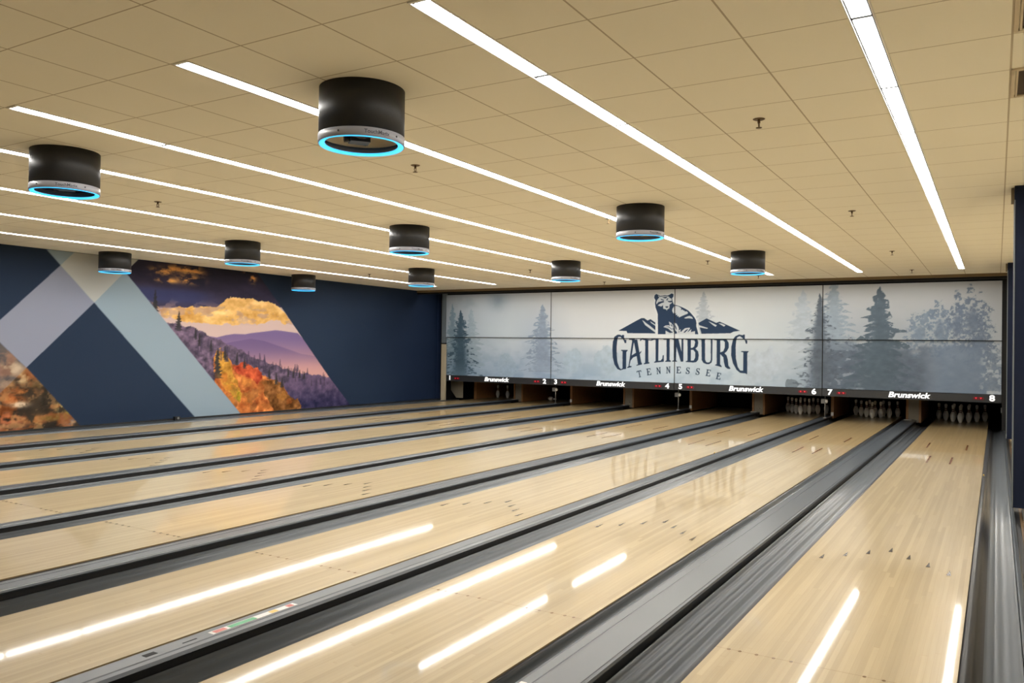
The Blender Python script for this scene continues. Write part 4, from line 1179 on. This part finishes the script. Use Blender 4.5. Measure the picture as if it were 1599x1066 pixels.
o = obj('warning_sticker', bm, [M['stickerW'], M['stickerR']], None, (CAPS[7][0] - CAPS[7][1] + 0.040, 2.72, HCAP + 0.0002))
tag(o, 'white and red sticker on the wide cover strip, by the bottom edge of the picture', 'sticker')

# ================================================================ PIN DECK: kickbacks, sensor posts, pins
YK = 19.85
for n in (1, 3, 5, 7):
    c = (RX[n] + LX[n + 1]) / 2
    t = thing('kickback', 'wood edged partition with grey plate between the pin decks numbered %d and %d' % (n, n + 1), 'partition', (c, YK, -0.02), 'partitions between the pin decks')
    for s in (-1, 1):
        bm = bmesh.new()
        add_box(bm, s * 0.128 - 0.022, s * 0.128 + 0.022, 0, 2.2, 0, 0.66)
        obj('wood_panel', bm, M['wood'], t)
    bm = bmesh.new()
    add_box(bm, -0.105, 0.105, 0.02, 0.05, 0, 0.66)
    add_box(bm, -0.05, 0.07, -0.004, 0.02, 0.07, 0.12)
    add_tube(bm, (0.02, 0.02, 0.13), (0.02, -0.01, 0.13), 0.018, 10)
    obj('front_plate', bm, M['plate'], t)
for n in (2, 4, 6):
    c = (RX[n] + LX[n + 1]) / 2
    t = thing('divider_post', 'slim wooden post between the pin decks numbered %d and %d' % (n, n + 1), 'post', (c, YK, -0.02), 'slim posts between the pin decks')
    bm = bmesh.new()
    add_box(bm, -0.032, 0.032, 0, 2.2, 0, 0.66)
    obj('wood_panel', bm, M['wood'], t)
    bm = bmesh.new()
    add_box(bm, -0.026, 0.026, -0.02, 0, 0.06, 0.14)
    obj('latch', bm, M['white'], t)
for k, n in enumerate((2, 4, 6, 8)):
    x = EDGE[k + 1]
    t = thing('sensor_pole', 'thin metal pole with a small camera box under the %s' % ('right end of the black bars' if n == 8 else 'joint of numbers %d and %d' % (n, n + 1)), 'sensor pole',
              (x + (0.02 if n < 8 else 0.06), 18.95, HCAP if n < 8 else 0.02), 'sensor poles under the black bars')
    bm = bmesh.new()
    add_tube(bm, (0, 0, 0), (0, 0, 0.56), 0.012, 10)
    add_box(bm, -0.03, 0.03, -0.03, 0.03, 0, 0.012)
    obj('pole', bm, M['chrome'], t)
    bm = bmesh.new()
    add_box(bm, -0.075, 0.02, -0.05, 0.02, 0.32, 0.42)
    cb = obj('camera_box', bm, M['grey'], t)
    bm = bmesh.new()
    add_ring(bm, [(0.0, 0.0), (0.03, 0.008), (0.042, 0.03), (0.042, 0.05)], seg=16)
    bmesh.ops.rotate(bm, verts=bm.verts, cent=(0, 0, 0), matrix=Matrix.Rotation(-math.pi / 2, 3, 'Y'))
    bmesh.ops.translate(bm, verts=bm.verts, vec=(0.065, -0.015, 0.37))
    obj('camera_dome', bm, M['white'], cb)
# plate and cream upright at the far left end
t = thing('end_partition', 'beige plate with a cut corner under the number 1, by the left wall', 'partition', (-13.30, 19.3, 0.0))
bm = bmesh.new()
q = [(-0.17, 0.60), (0.25, 0.60), (0.25, 0.04), (0.02, 0.04), (-0.17, 0.26)]
a = [bm.verts.new((x, 0, z)) for x, z in q]
b = [bm.verts.new((x, 0.02, z)) for x, z in q]
bm.faces.new(a); bm.faces.new(b[::-1])
for k in range(5):
    bm.faces.new((a[k], a[(k + 1) % 5], b[(k + 1) % 5], b[k]))
obj('cover_plate', bm, M['plate'], t)
bm = bmesh.new()
add_box(bm, 0.27, 0.36, 0.55, 2.6, -0.02, 0.60)
obj('wood_panel', bm, M['wood'], t)
bm = bmesh.new()
add_box(bm, -0.06, 0.06, -0.04, 0.04, 0, ZS - 0.20)
o = obj('cream_upright', bm, M['post'], None, (-13.215, 18.57, 0.006))
tag(o, 'cream coloured upright at the left end of the printed panels', 'upright')

# pins
PROF = [(0.0, 0.0), (0.0258, 0.0), (0.0286, 0.004), (0.0360, 0.019), (0.0498, 0.057), (0.0580, 0.086), (0.0605, 0.114), (0.0579, 0.149), (0.0470, 0.184), (0.0314, 0.219),
        (0.0249, 0.239), (0.0228, 0.254), (0.0236, 0.276), (0.0262, 0.301), (0.0312, 0.330), (0.0323, 0.343), (0.0310, 0.357), (0.0248, 0.371), (0.0130, 0.379), (0.0, 0.381)]


def pin_mesh():
    bm = bmesh.new()
    mi = [0] * (len(PROF) - 1)
    for i in (9, 11):
        mi[i] = 1
    add_ring(bm, PROF, seg=20, mi=mi)
    return bm


pin0 = obj('bowling_pin', pin_mesh(), [M['pin'], M['pinred']])
first = True
SP = 0.3048
rows = [(0, 0, 'head pin'), (-.5, 1, 'left pin of the second row'), (.5, 1, 'right pin of the second row'), (-1, 2, 'left pin of the third row'), (0, 2, 'middle pin of the third row'), (1, 2, 'right pin of the third row'),
        (-1.5, 3, 'leftmost pin of the back row'), (-.5, 3, 'inner left pin of the back row'), (.5, 3, 'inner right pin of the back row'), (1.5, 3, 'rightmost pin of the back row')]


def place_pin(x, y, lab):
    global first
    if first:
        o = pin0
        first = False
    else:
        o = pin0.copy()
        COL.objects.link(o)
    o.location = (x, y, 0.0003)
    tag(o, lab, 'bowling pin', 'pins standing on the decks')
    return o


for n in (6, 7, 8):
    c = RX[n] - W / 2
    for dx, r, lab in rows:
        place_pin(c + dx * SP, 20.28 + r * SP * .866, 'white bowling pin on the deck numbered %d, %s' % (n, lab))
place_pin(-12.76, 20.75, 'white bowling pin under the number 1, left of the only two left standing')
place_pin(-12.42, 20.75, 'white bowling pin under the number 1, right of the only two left standing')
o = place_pin(-10.95, 20.62, 'white bowling pin lying toppled on the deck under the number 2')
o.rotation_euler = (math.radians(90), 0, math.radians(62))
o.location = (-10.95, 20.62, 0.061)
o['group'] = 'toppled pin'

# ================================================================ RIGHT SIDE COLUMNS
for y, x0, lab in ((8.66, 0.268, 'nearer dark blue column on a grey base at the right edge'), (15.76, 0.285, 'farther dark blue column on a grey base, beside the printed panels')):
    t = thing('wall_column', lab, 'column', ((x0 + XR) / 2, y, -0.01), 'blue columns along the right wall')
    hw = (XR - x0) / 2 - 0.001
    bm = bmesh.new()
    add_box(bm, -hw + 0.004, hw, 0.004, 0.55, 0.11, ZC + 0.008)
    obj('shaft', bm, M['bluecol'], t)
    bm = bmesh.new()
    add_box(bm, -hw + 0.092, hw, -0.004, 0.56, 0, 0.11)
    obj('base_trim', bm, M['grey'], t)
    bm = bmesh.new()
    add_box(bm, -hw, -hw + 0.010, -0.002, 0.012, 0.115, ZC - 0.12)
    obj('corner_guard', bm, M['postgrey'], t)
    bm = bmesh.new()
    add_box(bm, -hw - 0.022, -hw + 0.002, 0.10, 0.25, ZC - 0.12, ZC + 0.005)
    obj('corner_bracket', bm, M['fascia'], t)
bpy.context.view_layer.update()
